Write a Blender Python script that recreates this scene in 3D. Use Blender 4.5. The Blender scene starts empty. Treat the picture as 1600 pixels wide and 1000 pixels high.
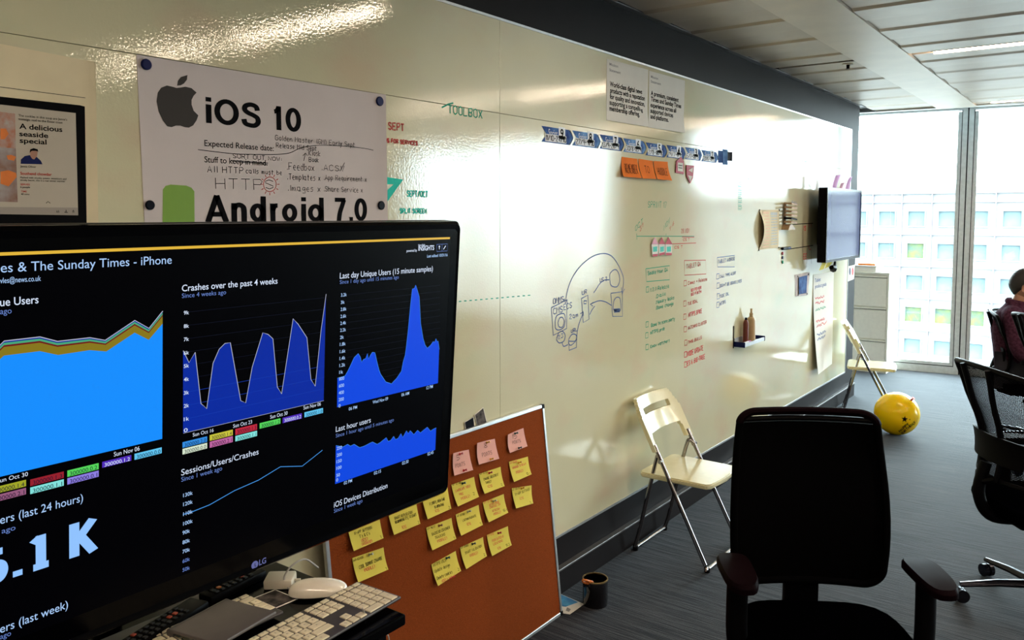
import bpy, bmesh, math, random
from mathutils import Vector, Matrix
R = random.Random(7)
S = bpy.context.scene
COL = S.collection

# ------------------------------------------------------------ camera, world, light, exposure
CAMX, CAMZ = 1.9, 1.657
F = 1270.0
RT = Vector((0.80147477, 0.5980286, 0.0))
UP = Vector((-0.04227396, 0.05665534, 0.99749841))
FW = Vector((-0.59653258, 0.79946981, -0.07068886))
cam_d = bpy.data.cameras.new('camera')
cam = bpy.data.objects.new('camera', cam_d)
COL.objects.link(cam)
cam_d.sensor_width = 36.0
cam_d.lens = F / 1600 * 36
cam_d.shift_y = -75 / 1600
cam_d.clip_start = 0.05
cam_d.clip_end = 500
m = Matrix((RT, UP, -FW)).transposed().to_4x4()
m.translation = Vector((CAMX, 0, CAMZ))
cam.matrix_world = m
S.camera = cam
S.view_settings.view_transform = 'Standard'
S.view_settings.look = 'None'
S.view_settings.gamma = 1
S.view_settings.exposure = 1.4
S.view_settings.use_curve_mapping = False

SKY = 9.0
LAMP = 20.0
EX = 2 ** 1.4
w = bpy.data.worlds.new('world')
S.world = w
w.use_nodes = True
nt = w.node_tree
nt.nodes.clear()
o_ = nt.nodes.new('ShaderNodeOutputWorld')
b_ = nt.nodes.new('ShaderNodeBackground')
tc = nt.nodes.new('ShaderNodeTexCoord')
sp = nt.nodes.new('ShaderNodeSeparateXYZ')
cr = nt.nodes.new('ShaderNodeValToRGB')
cr.color_ramp.elements[0].position = 0.44
cr.color_ramp.elements[0].color = (0.16, 0.17, 0.18, 1)
cr.color_ramp.elements[1].position = 0.53
cr.color_ramp.elements[1].color = (0.80, 0.93, 1.0, 1)
mr = nt.nodes.new('ShaderNodeMapRange')
mr.inputs[1].default_value = -1
mr.inputs[2].default_value = 1
nt.links.new(tc.outputs['Generated'], sp.inputs[0])
nt.links.new(sp.outputs[2], mr.inputs[0])
nt.links.new(mr.outputs[0], cr.inputs[0])
nt.links.new(cr.outputs[0], b_.inputs[0])
b_.inputs[1].default_value = SKY
nt.links.new(b_.outputs[0], o_.inputs[0])


def area(name, loc, rot, sx, sy, power, color, portal=False):
    l = bpy.data.lights.new(name, 'AREA')
    l.shape = 'RECTANGLE'
    l.size = sx
    l.size_y = sy
    l.energy = power
    l.color = color
    l.cycles.is_portal = portal
    o = bpy.data.objects.new(name, l)
    o.location = loc
    o.rotation_euler = rot
    COL.objects.link(o)
    return o


# portal over the glass facade (guides sampling of the sky, gives off nothing itself)
area('window_portal', (3.3, 9.9, 1.4), (math.radians(-90), 0, 0), 9.6, 2.9, 1, (1, 1, 1), True)

# ------------------------------------------------------------ materials


def mat(name, col, rough=0.5, metal=0.0, spec=0.5, emis=None, es=0.0, noise=0.06, nscale=30, bump=0.0, bscale=200,
        coat=0.0, stretch=None, trans=0.0, col2=None):
    M = bpy.data.materials.new(name)
    M.use_nodes = True
    n = M.node_tree
    P = n.nodes['Principled BSDF']
    P.inputs['Roughness'].default_value = rough
    P.inputs['Metallic'].default_value = metal
    P.inputs['Specular IOR Level'].default_value = spec
    P.inputs['Coat Weight'].default_value = coat
    P.inputs['Coat Roughness'].default_value = 0.05
    T = n.nodes.new('ShaderNodeTexCoord')
    src = T.outputs['Object']
    if stretch:
        mp = n.nodes.new('ShaderNodeMapping')
        mp.inputs['Scale'].default_value = stretch
        n.links.new(src, mp.inputs[0])
        src = mp.outputs[0]
    N = n.nodes.new('ShaderNodeTexNoise')
    N.inputs['Scale'].default_value = nscale
    N.inputs['Detail'].default_value = 4
    n.links.new(src, N.inputs['Vector'])
    r = n.nodes.new('ShaderNodeValToRGB')
    c2 = col2 or tuple(max(0, c * (1 - noise * 2)) for c in col)
    r.color_ramp.elements[0].position = 0.35
    r.color_ramp.elements[0].color = (*c2, 1)
    r.color_ramp.elements[1].position = 0.65
    r.color_ramp.elements[1].color = (*col, 1)
    n.links.new(N.outputs['Fac'], r.inputs[0])
    n.links.new(r.outputs[0], P.inputs['Base Color'])
    if bump:
        N2 = n.nodes.new('ShaderNodeTexNoise')
        N2.inputs['Scale'].default_value = bscale
        N2.inputs['Detail'].default_value = 2
        n.links.new(T.outputs['Object'] if not stretch else src, N2.inputs['Vector'])
        B = n.nodes.new('ShaderNodeBump')
        B.inputs['Strength'].default_value = bump
        B.inputs['Distance'].default_value = 0.002
        n.links.new(N2.outputs['Fac'], B.inputs['Height'])
        n.links.new(B.outputs[0], P.inputs['Normal'])
    if emis:
        P.inputs['Emission Color'].default_value = (*emis, 1)
        P.inputs['Emission Strength'].default_value = es
    return M


def emit(name, col, s, sample=False, base=(0.0, 0.0, 0.0)):
    M = mat(name, base, rough=0.25, spec=0.2, emis=col, es=s if sample else s / EX, noise=0)
    if not sample:
        M.cycles.emission_sampling = 'NONE'
    return M


def srgb(r, g, b):
    f = lambda c: (c / 255 / 12.92) if c / 255 <= 0.04045 else ((c / 255 + 0.055) / 1.055) ** 2.4
    return (f(r), f(g), f(b))


def glass(name, tint=(0.93, 0.97, 0.96), refl=0.06):
    M = bpy.data.materials.new(name)
    M.use_nodes = True
    n = M.node_tree
    n.nodes.clear()
    out = n.nodes.new('ShaderNodeOutputMaterial')
    mx = n.nodes.new('ShaderNodeMixShader')
    tr = n.nodes.new('ShaderNodeBsdfTransparent')
    gl = n.nodes.new('ShaderNodeBsdfGlossy')
    tr.inputs[0].default_value = (*tint, 1)
    gl.inputs['Roughness'].default_value = 0.02
    mx.inputs[0].default_value = refl
    n.links.new(tr.outputs[0], mx.inputs[1])
    n.links.new(gl.outputs[0], mx.inputs[2])
    n.links.new(mx.outputs[0], out.inputs[0])
    return M


MT = {}
MT['board'] = mat('whiteboard_enamel', (0.67, 0.645, 0.44), rough=0.03, spec=0.7, noise=0.03, nscale=1.6, bump=0.13, bscale=130)
def board_stains():
    # old wiped pen marks: faint rosy and green smears in the enamel
    n = MT['board'].node_tree
    P = n.nodes['Principled BSDF']
    old = P.inputs['Base Color'].links[0].from_socket
    T = n.nodes.new('ShaderNodeTexCoord')
    for col, sc, off, lo in (((.66, .50, .36, 1), (1, 2.2, 3.5), (0, 0, 0), .60), ((.52, .62, .42, 1), (1, 1.6, 4.0), (3, 7, 1), .66)):
        mp = n.nodes.new('ShaderNodeMapping')
        mp.inputs['Scale'].default_value = sc
        mp.inputs['Location'].default_value = off
        N = n.nodes.new('ShaderNodeTexNoise')
        N.inputs['Scale'].default_value = 1.3
        N.inputs['Detail'].default_value = 6
        n.links.new(T.outputs['Object'], mp.inputs[0])
        n.links.new(mp.outputs[0], N.inputs['Vector'])
        r = n.nodes.new('ShaderNodeMapRange')
        r.inputs[1].default_value = lo - .08
        r.inputs[2].default_value = lo + .12
        r.inputs[4].default_value = .55
        n.links.new(N.outputs['Fac'], r.inputs[0])
        mx = n.nodes.new('ShaderNodeMix')
        mx.data_type = 'RGBA'
        n.links.new(r.outputs[0], mx.inputs[0])
        n.links.new(old, mx.inputs[6])
        mx.inputs[7].default_value = col
        old = mx.outputs[2]
    n.links.new(old, P.inputs['Base Color'])


board_stains()
MT['darkwall'] = mat('dark_grey_paint', (0.0120, 0.0095, 0.0105), rough=0.55, spec=.09, noise=0.06, nscale=4)
MT['ledge'] = mat('grey_metal_ledge', (0.20, 0.19, 0.19), rough=0.35, metal=0.6)
MT['ceil'] = mat('ceiling_metal', (0.56, 0.47, 0.37), rough=0.36, metal=0.25, noise=0.05, nscale=5)
MT['ceilbeam'] = mat('ceiling_beam_metal', (0.70, 0.61, 0.50), rough=0.38, metal=0.25, noise=0.04, nscale=5)
MT['ceildark'] = mat('ceiling_slot', (0.06, 0.055, 0.05), rough=0.6)
MT['soffit'] = mat('white_soffit', (0.8, 0.82, 0.82), rough=0.5)
MT['alu'] = mat('aluminium', (0.62, 0.63, 0.64), rough=0.32, metal=0.8)
MT['frame'] = mat('window_frame_grey', (0.62, 0.64, 0.63), rough=0.45, spec=.3)
MT['gasket'] = mat('black_gasket', (0.01, 0.01, 0.012), rough=0.6)
MT['glass'] = glass('window_glass')
MT['chrome'] = mat('chrome', (0.33, 0.31, 0.31), rough=0.12, metal=1.0, noise=0.02)
MT['cream'] = mat('cream_gloss_plastic', (0.80, 0.74, 0.47), rough=0.18, spec=0.6, coat=0.3, noise=0.02)
MT['blackpl'] = mat('black_plastic', (0.002, 0.0018, 0.0025), rough=0.45, spec=0.07)
MT['blackgl'] = mat('gloss_black_plastic', (0.0005, 0.0005, 0.001), rough=0.14, spec=0.12)
MT['screen'] = mat('screen_black', (0.0005, 0.0005, 0.002), rough=0.3, spec=0.06)
MT['blackfab'] = mat('black_fabric', (0.0005, 0.0005, 0.0008), rough=0.9, spec=0.0, bump=0.5, bscale=700)
MT['blackmesh'] = mat('black_mesh_weave', (0.0012, 0.0012, 0.0016), rough=0.85, spec=0.03, bump=0.6, bscale=900)
MT['armpad'] = mat('dark_brown_arm_pad', (0.006, 0.002, 0.0035), rough=0.5, spec=0.02)
MT['paper'] = mat('white_paper', (0.66, 0.60, 0.60), rough=0.85, spec=.12, noise=0.02, nscale=8)
MT['paperw'] = mat('bright_white_paper', (0.82, 0.80, 0.74), rough=0.8, spec=.12, noise=0.02, nscale=8)
MT['paperc'] = mat('cream_paper', (0.80, 0.70, 0.48), rough=0.8, spec=.12, noise=0.04, nscale=8)
MT['ink'] = mat('black_ink', (0.004, 0.004, 0.005), rough=0.8, spec=.05, noise=0)
MT['greyink'] = mat('dark_grey_print', (0.062, 0.058, 0.056), rough=0.8, spec=.05, noise=0)
MT['lightink'] = mat('light_grey_print', (0.28, 0.27, 0.27), rough=0.6, noise=0)
MT['greenp'] = mat('green_print', (0.19, 0.37, 0.03), rough=0.6, noise=0.02)
MT['redpen'] = mat('red_marker', (0.52, 0.06, 0.05), rough=0.6, spec=.15, noise=0)
MT['redpenb'] = mat('bright_red_marker', (0.70, 0.03, 0.05), rough=0.5, spec=.15, noise=0)
MT['greenpen'] = mat('green_marker', (0.02, 0.34, 0.20), rough=0.6, spec=.15, noise=0)
MT['tealpen'] = mat('turquoise_marker', (0.02, 0.62, 0.50), rough=0.6, spec=.15, noise=0.05, nscale=60)
MT['bluepen'] = mat('blue_marker', (0.10, 0.16, 0.38), rough=0.6, spec=.15, noise=0)
MT['faintpen'] = mat('faint_pen', (0.66, 0.57, 0.38), rough=0.1, spec=.6, noise=0.02)
MT['smudge'] = mat('wiped_marker_smudge', (0.60, 0.50, 0.35), rough=0.3, noise=0.12, nscale=25, col2=(0.65, 0.60, 0.40))
MT['navy'] = mat('navy_plastic', (0.004, 0.010, 0.085), rough=0.45, spec=.15)
MT['blackmag'] = mat('black_magnet', (0.002, 0.003, 0.010), rough=0.5, spec=.1)
MT['orange'] = mat('orange_paper', (0.85, 0.20, 0.02), rough=0.8, spec=.12, noise=0.04, nscale=12)
MT['pinkn'] = mat('pink_paper', (0.80, 0.42, 0.36), rough=0.8, spec=.12, noise=0.03, nscale=12)
MT['yellown'] = mat('yellow_paper', (0.78, 0.66, 0.11), rough=0.8, spec=.12, noise=0.03, nscale=12)
MT['cork'] = mat('cork', (0.27, 0.058, 0.013), rough=0.95, spec=.05, noise=0.14, nscale=350, bump=0.4, bscale=400)
MT['blue1'] = mat('blue_print', (0.035, 0.10, 0.34), rough=0.7, spec=.1, col2=(0.16, 0.34, 0.66), nscale=22)
MT['blue2'] = mat('deep_blue_print', (0.015, 0.045, 0.20), rough=0.7, spec=.1, col2=(0.07, 0.17, 0.44), nscale=22)
MT['redcard'] = mat('red_card', (0.50, 0.03, 0.06), rough=0.5, spec=.12)
MT['pinkcard'] = mat('pink_card', (0.75, 0.35, 0.48), rough=0.5, spec=.12)
MT['violetn'] = mat('violet_paper', (0.62, 0.25, 0.60), rough=0.7)
MT['yball'] = mat('yellow_latex', (1.0, 0.66, 0.0), rough=0.22, spec=0.4, noise=0.0)
_p = MT['yball'].node_tree.nodes['Principled BSDF']
_p.inputs['Subsurface Weight'].default_value = .5
_p.inputs['Subsurface Radius'].default_value = (1, .7, .1)
_p.inputs['Subsurface Scale'].default_value = .08
MT['redrub'] = mat('red_rubber', (0.65, 0.10, 0.05), rough=0.5)
MT['orangepl'] = mat('orange_plastic', (0.75, 0.20, 0.03), rough=0.35)
MT['wood'] = mat('beech_wood', (0.55, 0.36, 0.20), rough=0.5, noise=0.2, stretch=(1, 1, 12))
MT['amber'] = mat('cream_bottle_plastic', (0.58, 0.42, 0.22), rough=0.35)
MT['keywhite'] = mat('ivory_key', (0.74, 0.66, 0.47), rough=0.35, noise=0.02)
MT['kbalu'] = mat('keyboard_aluminium', (0.10, 0.09, 0.088), rough=0.42, metal=0.5)
MT['trackpad'] = mat('trackpad_grey', (0.115, 0.10, 0.095), rough=0.42, metal=0.2)
MT['mouse'] = mat('white_gloss_plastic', (0.80, 0.74, 0.62), rough=0.14, coat=0.5, noise=0.01)
MT['whitepl'] = mat('white_plastic', (0.74, 0.68, 0.56), rough=0.3, noise=0.01)
MT['cable'] = mat('grey_white_cable', (0.55, 0.52, 0.48), rough=0.4)
MT['cabinet'] = mat('cream_painted_steel', (0.93, 0.92, 0.80), rough=0.35, noise=0.02)
MT['cabdark'] = mat('cabinet_gap', (0.10, 0.10, 0.08), rough=0.6)
MT['skin'] = mat('skin', (0.40, 0.20, 0.13), rough=0.5)
MT['hair'] = mat('dark_hair', (0.012, 0.009, 0.008), rough=0.6, bump=0.6, bscale=250)
MT['shirt'] = mat('plum_checked_shirt', (0.080, 0.028, 0.052), rough=0.9, spec=.05, col2=(0.035, 0.012, 0.024), nscale=60)
MT['trouser'] = mat('dark_trousers', (0.02, 0.02, 0.03), rough=0.8)
MT['bldg'] = mat('pale_stone', (0.22, 0.22, 0.225), rough=0.8, noise=0.04, nscale=0.2)
MT['bldgline'] = mat('joint_mauve', (0.17, 0.15, 0.175), rough=0.8)
MT['bwin'] = mat('tinted_far_glass', (0.11, 0.155, 0.165), rough=0.5, spec=.2, nscale=0.35, col2=(0.06, 0.09, 0.10))
MT['bwin2'] = mat('far_glass_green_reflection', (0.11, 0.13, 0.04), rough=0.5, spec=.1, nscale=1.2, col2=(0.05, 0.085, 0.08))  # green reflections painted into the pane colour
MT['ground'] = mat('pavement', (0.25, 0.25, 0.25), rough=0.9)
MT['roomwall'] = mat('room_wall_paint', (0.15, 0.13, 0.10), rough=0.7)
MT['chevgrey'] = mat('white_print', (0.75, 0.78, 0.82), rough=0.5)
MT['food1'] = mat('photo_print_food', (0.45, 0.13, 0.05), rough=0.5, col2=(0.40, 0.36, 0.33), nscale=38)
MT['food2'] = mat('photo_print_plate', (0.36, 0.34, 0.34), rough=0.5, col2=(0.22, 0.10, 0.06), nscale=20)
MT['photo'] = mat('photo_print_dark', (0.008, 0.008, 0.009), rough=0.5, spec=.1, col2=(0.14, 0.12, 0.11), nscale=45)
MT['photobk'] = mat('black_photo', (0.002, 0.0025, 0.006), rough=0.5, spec=.06)
MT['skyb'] = mat('leaflet_blue_print', (0.02, 0.10, 0.35), rough=0.4, col2=(0.10, 0.40, 0.65), nscale=14)
MT['tabscreen'] = mat('tablet_screen_print', (0.47, 0.42, 0.34), rough=0.6, noise=0.01)
MT['tabgrey'] = mat('tablet_bar_print', (0.33, 0.29, 0.25), rough=0.6, noise=0.01)
MT['lampw'] = emit('lamp_diffuser', (1.0, 0.80, 0.60), LAMP, sample=True)
MT['lamphouse'] = mat('lamp_housing', (0.5, 0.48, 0.46), rough=0.4)
MT['metalbk'] = mat('polished_black_metal', (0.02, 0.02, 0.03), rough=0.18, metal=0.7)
MT['pot'] = mat('black_gloss_pot', (0.006, 0.006, 0.008), rough=0.12, coat=0.5)
MT['gold'] = mat('brass_rim', (0.45, 0.33, 0.16), rough=0.3, metal=0.8)


def carpet_mat():
    M = mat('striped_carpet', (0.046, 0.043, 0.048), rough=0.75, spec=0.14, stretch=(1.5, 40, 1), nscale=2.2,
            col2=(0.008, 0.007, 0.009), bump=0.8, bscale=6)
    n = M.node_tree
    # finer pile grain multiplied over the stripes
    P = n.nodes['Principled BSDF']
    old = P.inputs['Base Color'].links[0].from_socket
    T = n.nodes.new('ShaderNodeTexCoord')
    N = n.nodes.new('ShaderNodeTexNoise')
    N.inputs['Scale'].default_value = 260
    n.links.new(T.outputs['Object'], N.inputs['Vector'])
    r = n.nodes.new('ShaderNodeValToRGB')
    r.color_ramp.elements[0].position = 0.4
    r.color_ramp.elements[0].color = (0.5, 0.5, 0.5, 1)
    r.color_ramp.elements[1].position = 0.6
    r.color_ramp.elements[1].color = (1.3, 1.3, 1.3, 1)
    n.links.new(N.outputs['Fac'], r.inputs[0])
    mx = n.nodes.new('ShaderNodeMix')
    mx.data_type = 'RGBA'
    mx.blend_type = 'MULTIPLY'
    mx.inputs[0].default_value = 1
    n.links.new(old, mx.inputs[6])
    n.links.new(r.outputs[0], mx.inputs[7])
    n.links.new(mx.outputs[2], P.inputs['Base Color'])
    P.inputs['Sheen Weight'].default_value = 0.30
    P.inputs['Sheen Roughness'].default_value = 0.35
    P.inputs['Sheen Tint'].default_value = (.75, .88, 1, 1)
    r0 = [x for x in n.nodes if x.type == 'VALTORGB'][0]
    r0.color_ramp.elements[0].position = .42
    r0.color_ramp.elements[1].position = .58
    return M


MT['carpet'] = carpet_mat()

# ------------------------------------------------------------ object helpers


def tag(o, label=None, cat=None, group=None, kind=None):
    if label: o['label'] = label
    if cat: o['category'] = cat
    if group: o['group'] = group
    if kind: o['kind'] = kind
    return o


def thing(name, label, cat, loc=(0, 0, 0), rz=0.0, group=None):
    o = bpy.data.objects.new(name, None)
    o.empty_display_size = 0.05
    o.location = loc
    o.rotation_euler = (0, 0, rz)
    COL.objects.link(o)
    return tag(o, label, cat, group)


def mtx(o):
    if o is None: return Matrix.Identity(4)
    return mtx(o.parent) @ Matrix.LocRotScale(o.location, o.rotation_euler, Vector((1, 1, 1)))


class G:
    """collects geometry for one mesh"""

    def __init__(s):
        s.bm = bmesh.new()

    def box(s, c, d, rz=0, bev=0, M=None, seg=2):
        r = bmesh.ops.create_cube(s.bm, size=1)
        vs = r['verts']
        bmesh.ops.scale(s.bm, vec=Vector(d), verts=vs)
        if bev:
            es = list({e for v in vs for e in v.link_edges})
            rr = bmesh.ops.bevel(s.bm, geom=es, offset=bev, segments=seg, affect='EDGES', profile=0.5)
            vs = list({v for f in rr['faces'] for v in f.verts} | {v for v in vs if v.is_valid})
        T = Matrix.Translation(Vector(c)) @ Matrix.Rotation(rz, 4, 'Z')
        if M is not None: T = T @ M
        bmesh.ops.transform(s.bm, matrix=T, verts=vs)
        return s

    def b2(s, x0, x1, y0, y1, z0, z1, bev=0):
        return s.box(((x0 + x1) / 2, (y0 + y1) / 2, (z0 + z1) / 2), (abs(x1 - x0), abs(y1 - y0), abs(z1 - z0)), bev=bev)

    def poly(s, pts, faces):
        vs = [s.bm.verts.new(p) for p in pts]
        for f in faces:
            try: s.bm.faces.new([vs[i] for i in f])
            except ValueError: pass
        return s

    def prism(s, pts, n):
        """closed outline pts (3D, one plane) extruded by vector n"""
        n = Vector(n)
        k = len(pts)
        a = [s.bm.verts.new(Vector(p)) for p in pts]
        b = [s.bm.verts.new(Vector(p) + n) for p in pts]
        s.bm.faces.new(b)
        s.bm.faces.new(a[::-1])
        for i in range(k):
            s.bm.faces.new((a[i], a[(i + 1) % k], b[(i + 1) % k], b[i]))
        return s

    def tube(s, pts, r, n=10, closed=False, flat=1.0):
        pts = [Vector(p) for p in pts]
        rs = r if isinstance(r, (list, tuple)) else [r] * len(pts)
        rings = []
        k = len(pts)
        prev = None
        for i, p in enumerate(pts):
            if closed: t = (pts[(i + 1) % k] - pts[i - 1])
            else: t = pts[min(i + 1, k - 1)] - pts[max(i - 1, 0)]
            t.normalize()
            if prev is None:
                a = Vector((0, 0, 1)) if abs(t.z) < 0.9 else Vector((1, 0, 0))
                u = t.cross(a).normalized()
            else:
                u = (prev - t * prev.dot(t)).normalized()
            prev = u
            v = t.cross(u)
            rings.append([s.bm.verts.new(p + rs[i] * (math.cos(2 * math.pi * j / n) * u + flat * math.sin(2 * math.pi * j / n) * v)) for j in range(n)])
        m = k if closed else k - 1
        for i in range(m):
            A, B = rings[i], rings[(i + 1) % k]
            for j in range(n):
                s.bm.faces.new((A[j], A[(j + 1) % n], B[(j + 1) % n], B[j]))
        if not closed:
            s.bm.faces.new(rings[0][::-1])
            s.bm.faces.new(rings[-1])
        return s

    def lathe(s, prof, c=(0, 0, 0), n=24, M=None):
        """prof list of (r,z)"""
        c = Vector(c)
        rings = []
        for r, z in prof:
            if r < 1e-5:
                rings.append([s.bm.verts.new(Vector((0, 0, z)))])
            else:
                rings.append([s.bm.verts.new(Vector((r * math.cos(2 * math.pi * j / n), r * math.sin(2 * math.pi * j / n), z))) for j in range(n)])
        for A, B in zip(rings, rings[1:]):
            for j in range(n):
                q = []
                for X, jj in ((A, j), (A, (j + 1) % n), (B, (j + 1) % n), (B, j)):
                    v = X[jj] if len(X) > 1 else X[0]
                    if v not in q: q.append(v)
                if len(q) > 2: s.bm.faces.new(q)
        for X in (rings[0], rings[-1]):
            if len(X) > 1: s.bm.faces.new(X)
        vs = [v for X in rings for v in X]
        T = Matrix.Translation(c)
        if M is not None: T = T @ M
        bmesh.ops.transform(s.bm, matrix=T, verts=vs)
        return s

    def grid(s, fn, nu, nv, thick=0, nrm=None):
        """surface fn(a,b) a,b in 0..1; closed slab when thick"""
        def layer(off):
            return [[s.bm.verts.new(Vector(fn(i / nu, j / nv)) + off) for j in range(nv + 1)] for i in range(nu + 1)]
        A = layer(Vector((0, 0, 0)))
        for i in range(nu):
            for j in range(nv):
                s.bm.faces.new((A[i][j], A[i + 1][j], A[i + 1][j + 1], A[i][j + 1]))
        if thick:
            B = layer(Vector(nrm) * -thick)
            for i in range(nu):
                for j in range(nv):
                    s.bm.faces.new((B[i][j], B[i][j + 1], B[i + 1][j + 1], B[i + 1][j]))
            for i in range(nu):
                s.bm.faces.new((A[i][0], B[i][0], B[i + 1][0], A[i + 1][0]))
                s.bm.faces.new((A[i][nv], A[i + 1][nv], B[i + 1][nv], B[i][nv]))
            for j in range(nv):
                s.bm.faces.new((A[0][j], A[0][j + 1], B[0][j + 1], B[0][j]))
                s.bm.faces.new((A[nu][j], B[nu][j], B[nu][j + 1], A[nu][j + 1]))
        return s

    def xf(s, M):
        bmesh.ops.transform(s.bm, matrix=M, verts=s.bm.verts[:])
        return s

    def build(s, name, material, parent=None, smooth=False, world=True, keep=False, origin=None):
        """verts are world coordinates when world=True"""
        bmesh.ops.recalc_face_normals(s.bm, faces=s.bm.faces[:]) if not keep else None
        me = bpy.data.meshes.new(name)
        o = bpy.data.objects.new(name, me)
        if parent is not None:
            if world:
                bmesh.ops.transform(s.bm, matrix=mtx(parent).inverted(), verts=s.bm.verts[:])
            o.parent = parent
        elif world:
            vs = s.bm.verts
            if origin is None:
                mn = [min(v.co[i] for v in vs) for i in range(3)]
                mxx = [max(v.co[i] for v in vs) for i in range(3)]
                origin = Vector(((mn[0] + mxx[0]) / 2, (mn[1] + mxx[1]) / 2, mn[2]))
            origin = Vector(origin)
            bmesh.ops.translate(s.bm, vec=-origin, verts=vs[:])
            o.location = origin
        s.bm.to_mesh(me)
        s.bm.free()
        if smooth:
            for p in me.polygons: p.use_smooth = True
            try: me.set_sharp_from_angle(angle=math.radians(40))
            except Exception: pass
        me.materials.append(material)
        COL.objects.link(o)
        return o


def struct(o):
    o['kind'] = 'structure'
    return o


def copy_tree(o, parent=None):
    c = o.copy()
    COL.objects.link(c)
    if parent is not None: c.parent = parent
    for ch in list(o.children): copy_tree(ch, c)
    return c


# ------------------------------------------------------------ planes and pixel rays


def ray(px, py):
    return RT * (px - 800) / F + UP * (-(py - 425) / F) + FW


CP = Vector((CAMX, 0, CAMZ))


class Pl:
    def __init__(s, O, U, V):
        s.O = Vector(O)
        s.U = Vector(U).normalized()
        s.V = Vector(V).normalized()
        s.N = s.U.cross(s.V).normalized()

    def px(s, x, y):
        r = ray(x, y)
        t = (s.O - CP).dot(s.N) / r.dot(s.N)
        p = CP + r * t - s.O
        return p.dot(s.U), p.dot(s.V)

    def pt(s, u, v, n=0.0):
        return s.O + s.U * u + s.V * v + s.N * n


def hline(pl, xs, ys, xe):
    u0, v = pl.px(xs, ys)
    ye = ys + (335.0 - ys) / (1750.0 - xs) * (xe - xs)
    u1, _ = pl.px(xe, ye)
    return u0, v, u1


TXT = {}


def txt2d(s, bold=0.0, res=4):
    key = (s, bold)
    if key not in TXT:
        cu = bpy.data.curves.new('t', 'FONT')
        cu.body = s
        cu.resolution_u = res
        cu.offset = bold
        ob = bpy.data.objects.new('t', cu)
        me = bpy.data.meshes.new_from_object(ob)
        vs = [(v.co.x, v.co.y / 0.682) for v in me.vertices]
        fs = [tuple(p.vertices) for p in me.polygons]
        bpy.data.objects.remove(ob)
        bpy.data.meshes.remove(me)
        bpy.data.curves.remove(cu)
        x0 = min(v[0] for v in vs)
        x1 = max(v[0] for v in vs)
        TXT[key] = ([(x - x0, y) for x, y in vs], fs, x1 - x0)
    return TXT[key]


def put_text(g, pl, s, u0, v0, u1, h, n=0.0008, bold=0.0, prefix='', warp=None):
    """flat lettering between u0 and u1 at baseline v0 with cap height h"""
    W = txt2d(s, bold)[2]
    full = prefix + s
    vs, fs, Wf = txt2d(full, bold)
    sc = (u1 - u0) / W
    off = Wf - W
    P = []
    for x, y in vs:
        u = u0 + (x - off) * sc
        v = v0 + y * h
        P.append(pl.pt(u, v, n + (warp(u, v) if warp else 0)))
    g.poly(P, fs)


def px_text(g, pl, s, xs, ys, xe, hpx, **k):
    u0, v, u1 = hline(pl, xs, ys, xe)
    h = pl.px(xs, ys - hpx)[1] - v
    put_text(g, pl, s, u0, v, u1, h, **k)


# single-stroke hand lettering, grid 4 x 6
HW = {
    'A': '00 26 40|12 32', 'B': '00 06 36 45 33 03|33 42 30 00', 'C': '45 26 05 01 20 41', 'D': '00 06 26 44 42 20 00',
    'E': '46 06 00 40|03 33', 'F': '00 06 46|03 33', 'G': '45 26 05 01 20 41 43 23', 'H': '00 06|40 46|03 43', 'I': '10 16',
    'J': '36 31 10 01', 'K': '00 06|46 03 40', 'L': '06 00 40', 'M': '00 06 23 46 40', 'N': '00 06 40 46', 'O': '20 01 05 26 45 41 20',
    'P': '00 06 36 45 33 03', 'Q': '20 01 05 26 45 41 20|22 40', 'R': '00 06 36 45 33 03|23 40', 'S': '45 26 05 04 42 41 20 01',
    'T': '20 26|06 46', 'U': '06 01 20 41 46', 'V': '06 20 46', 'W': '06 10 24 30 46', 'X': '00 46|06 40', 'Y': '20 23 06|23 46', 'Z': '06 46 00 40',
    'a': '34 04 01 20 31|34 30 40', 'b': '06 00 20 32 24 03', 'c': '34 14 02 10 30', 'd': '36 30 10 02 14 33', 'e': '02 32 24 14 02 10 30',
    'f': '36 26 15 10|03 33', 'g': '34 14 02 11 32|34 3q 0q', 'h': '06 00|03 24 33 30', 'i': '14 10|15 16', 'j': '24 2q 0q', 'k': '06 00|34 02 30',
    'l': '16 10', 'm': '00 04|03 14 20|23 34 40', 'n': '00 04|02 24 33 30', 'o': '20 02 14 34 31 20', 'p': '0q 04 24 32 20 01',
    'q': '34 14 02 11 31|34 3q', 'r': '00 04|02 24 34', 's': '34 14 03 32 20 00', 't': '16 10 20|04 34', 'u': '04 01 10 31 34 30', 'v': '04 20 44',
    'w': '04 10 23 30 44', 'x': '00 34|04 30', 'y': '04 11 34|34 1q 0q', 'z': '04 34 00 30', '0': '20 01 05 26 45 41 20', '1': '04 16 10', '2': '05 26 45 00 40',
    '3': '06 46 23 42 20 01', '4': '30 36 02 42', '5': '46 06 03 33 42 20 00', '6': '36 04 01 20 41 23 02', '7': '06 46 10', '8': '23 05 26 45 23 01 20 41 23',
    '9': '43 23 05 26 45 40', '.': '10 11', ':': '11 12|13 14', '/': '00 46', '-': '03 33', '(': '26 14 12 20', ')': '06 24 22 10', "'": '16 15',
    ',': '11 0q', '&': '40 05 26 34 01 20 42', '!': '16 12|10 11', '+': '21 25|03 43',
}
_Y = {'p': -1, 'q': -2}


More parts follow.
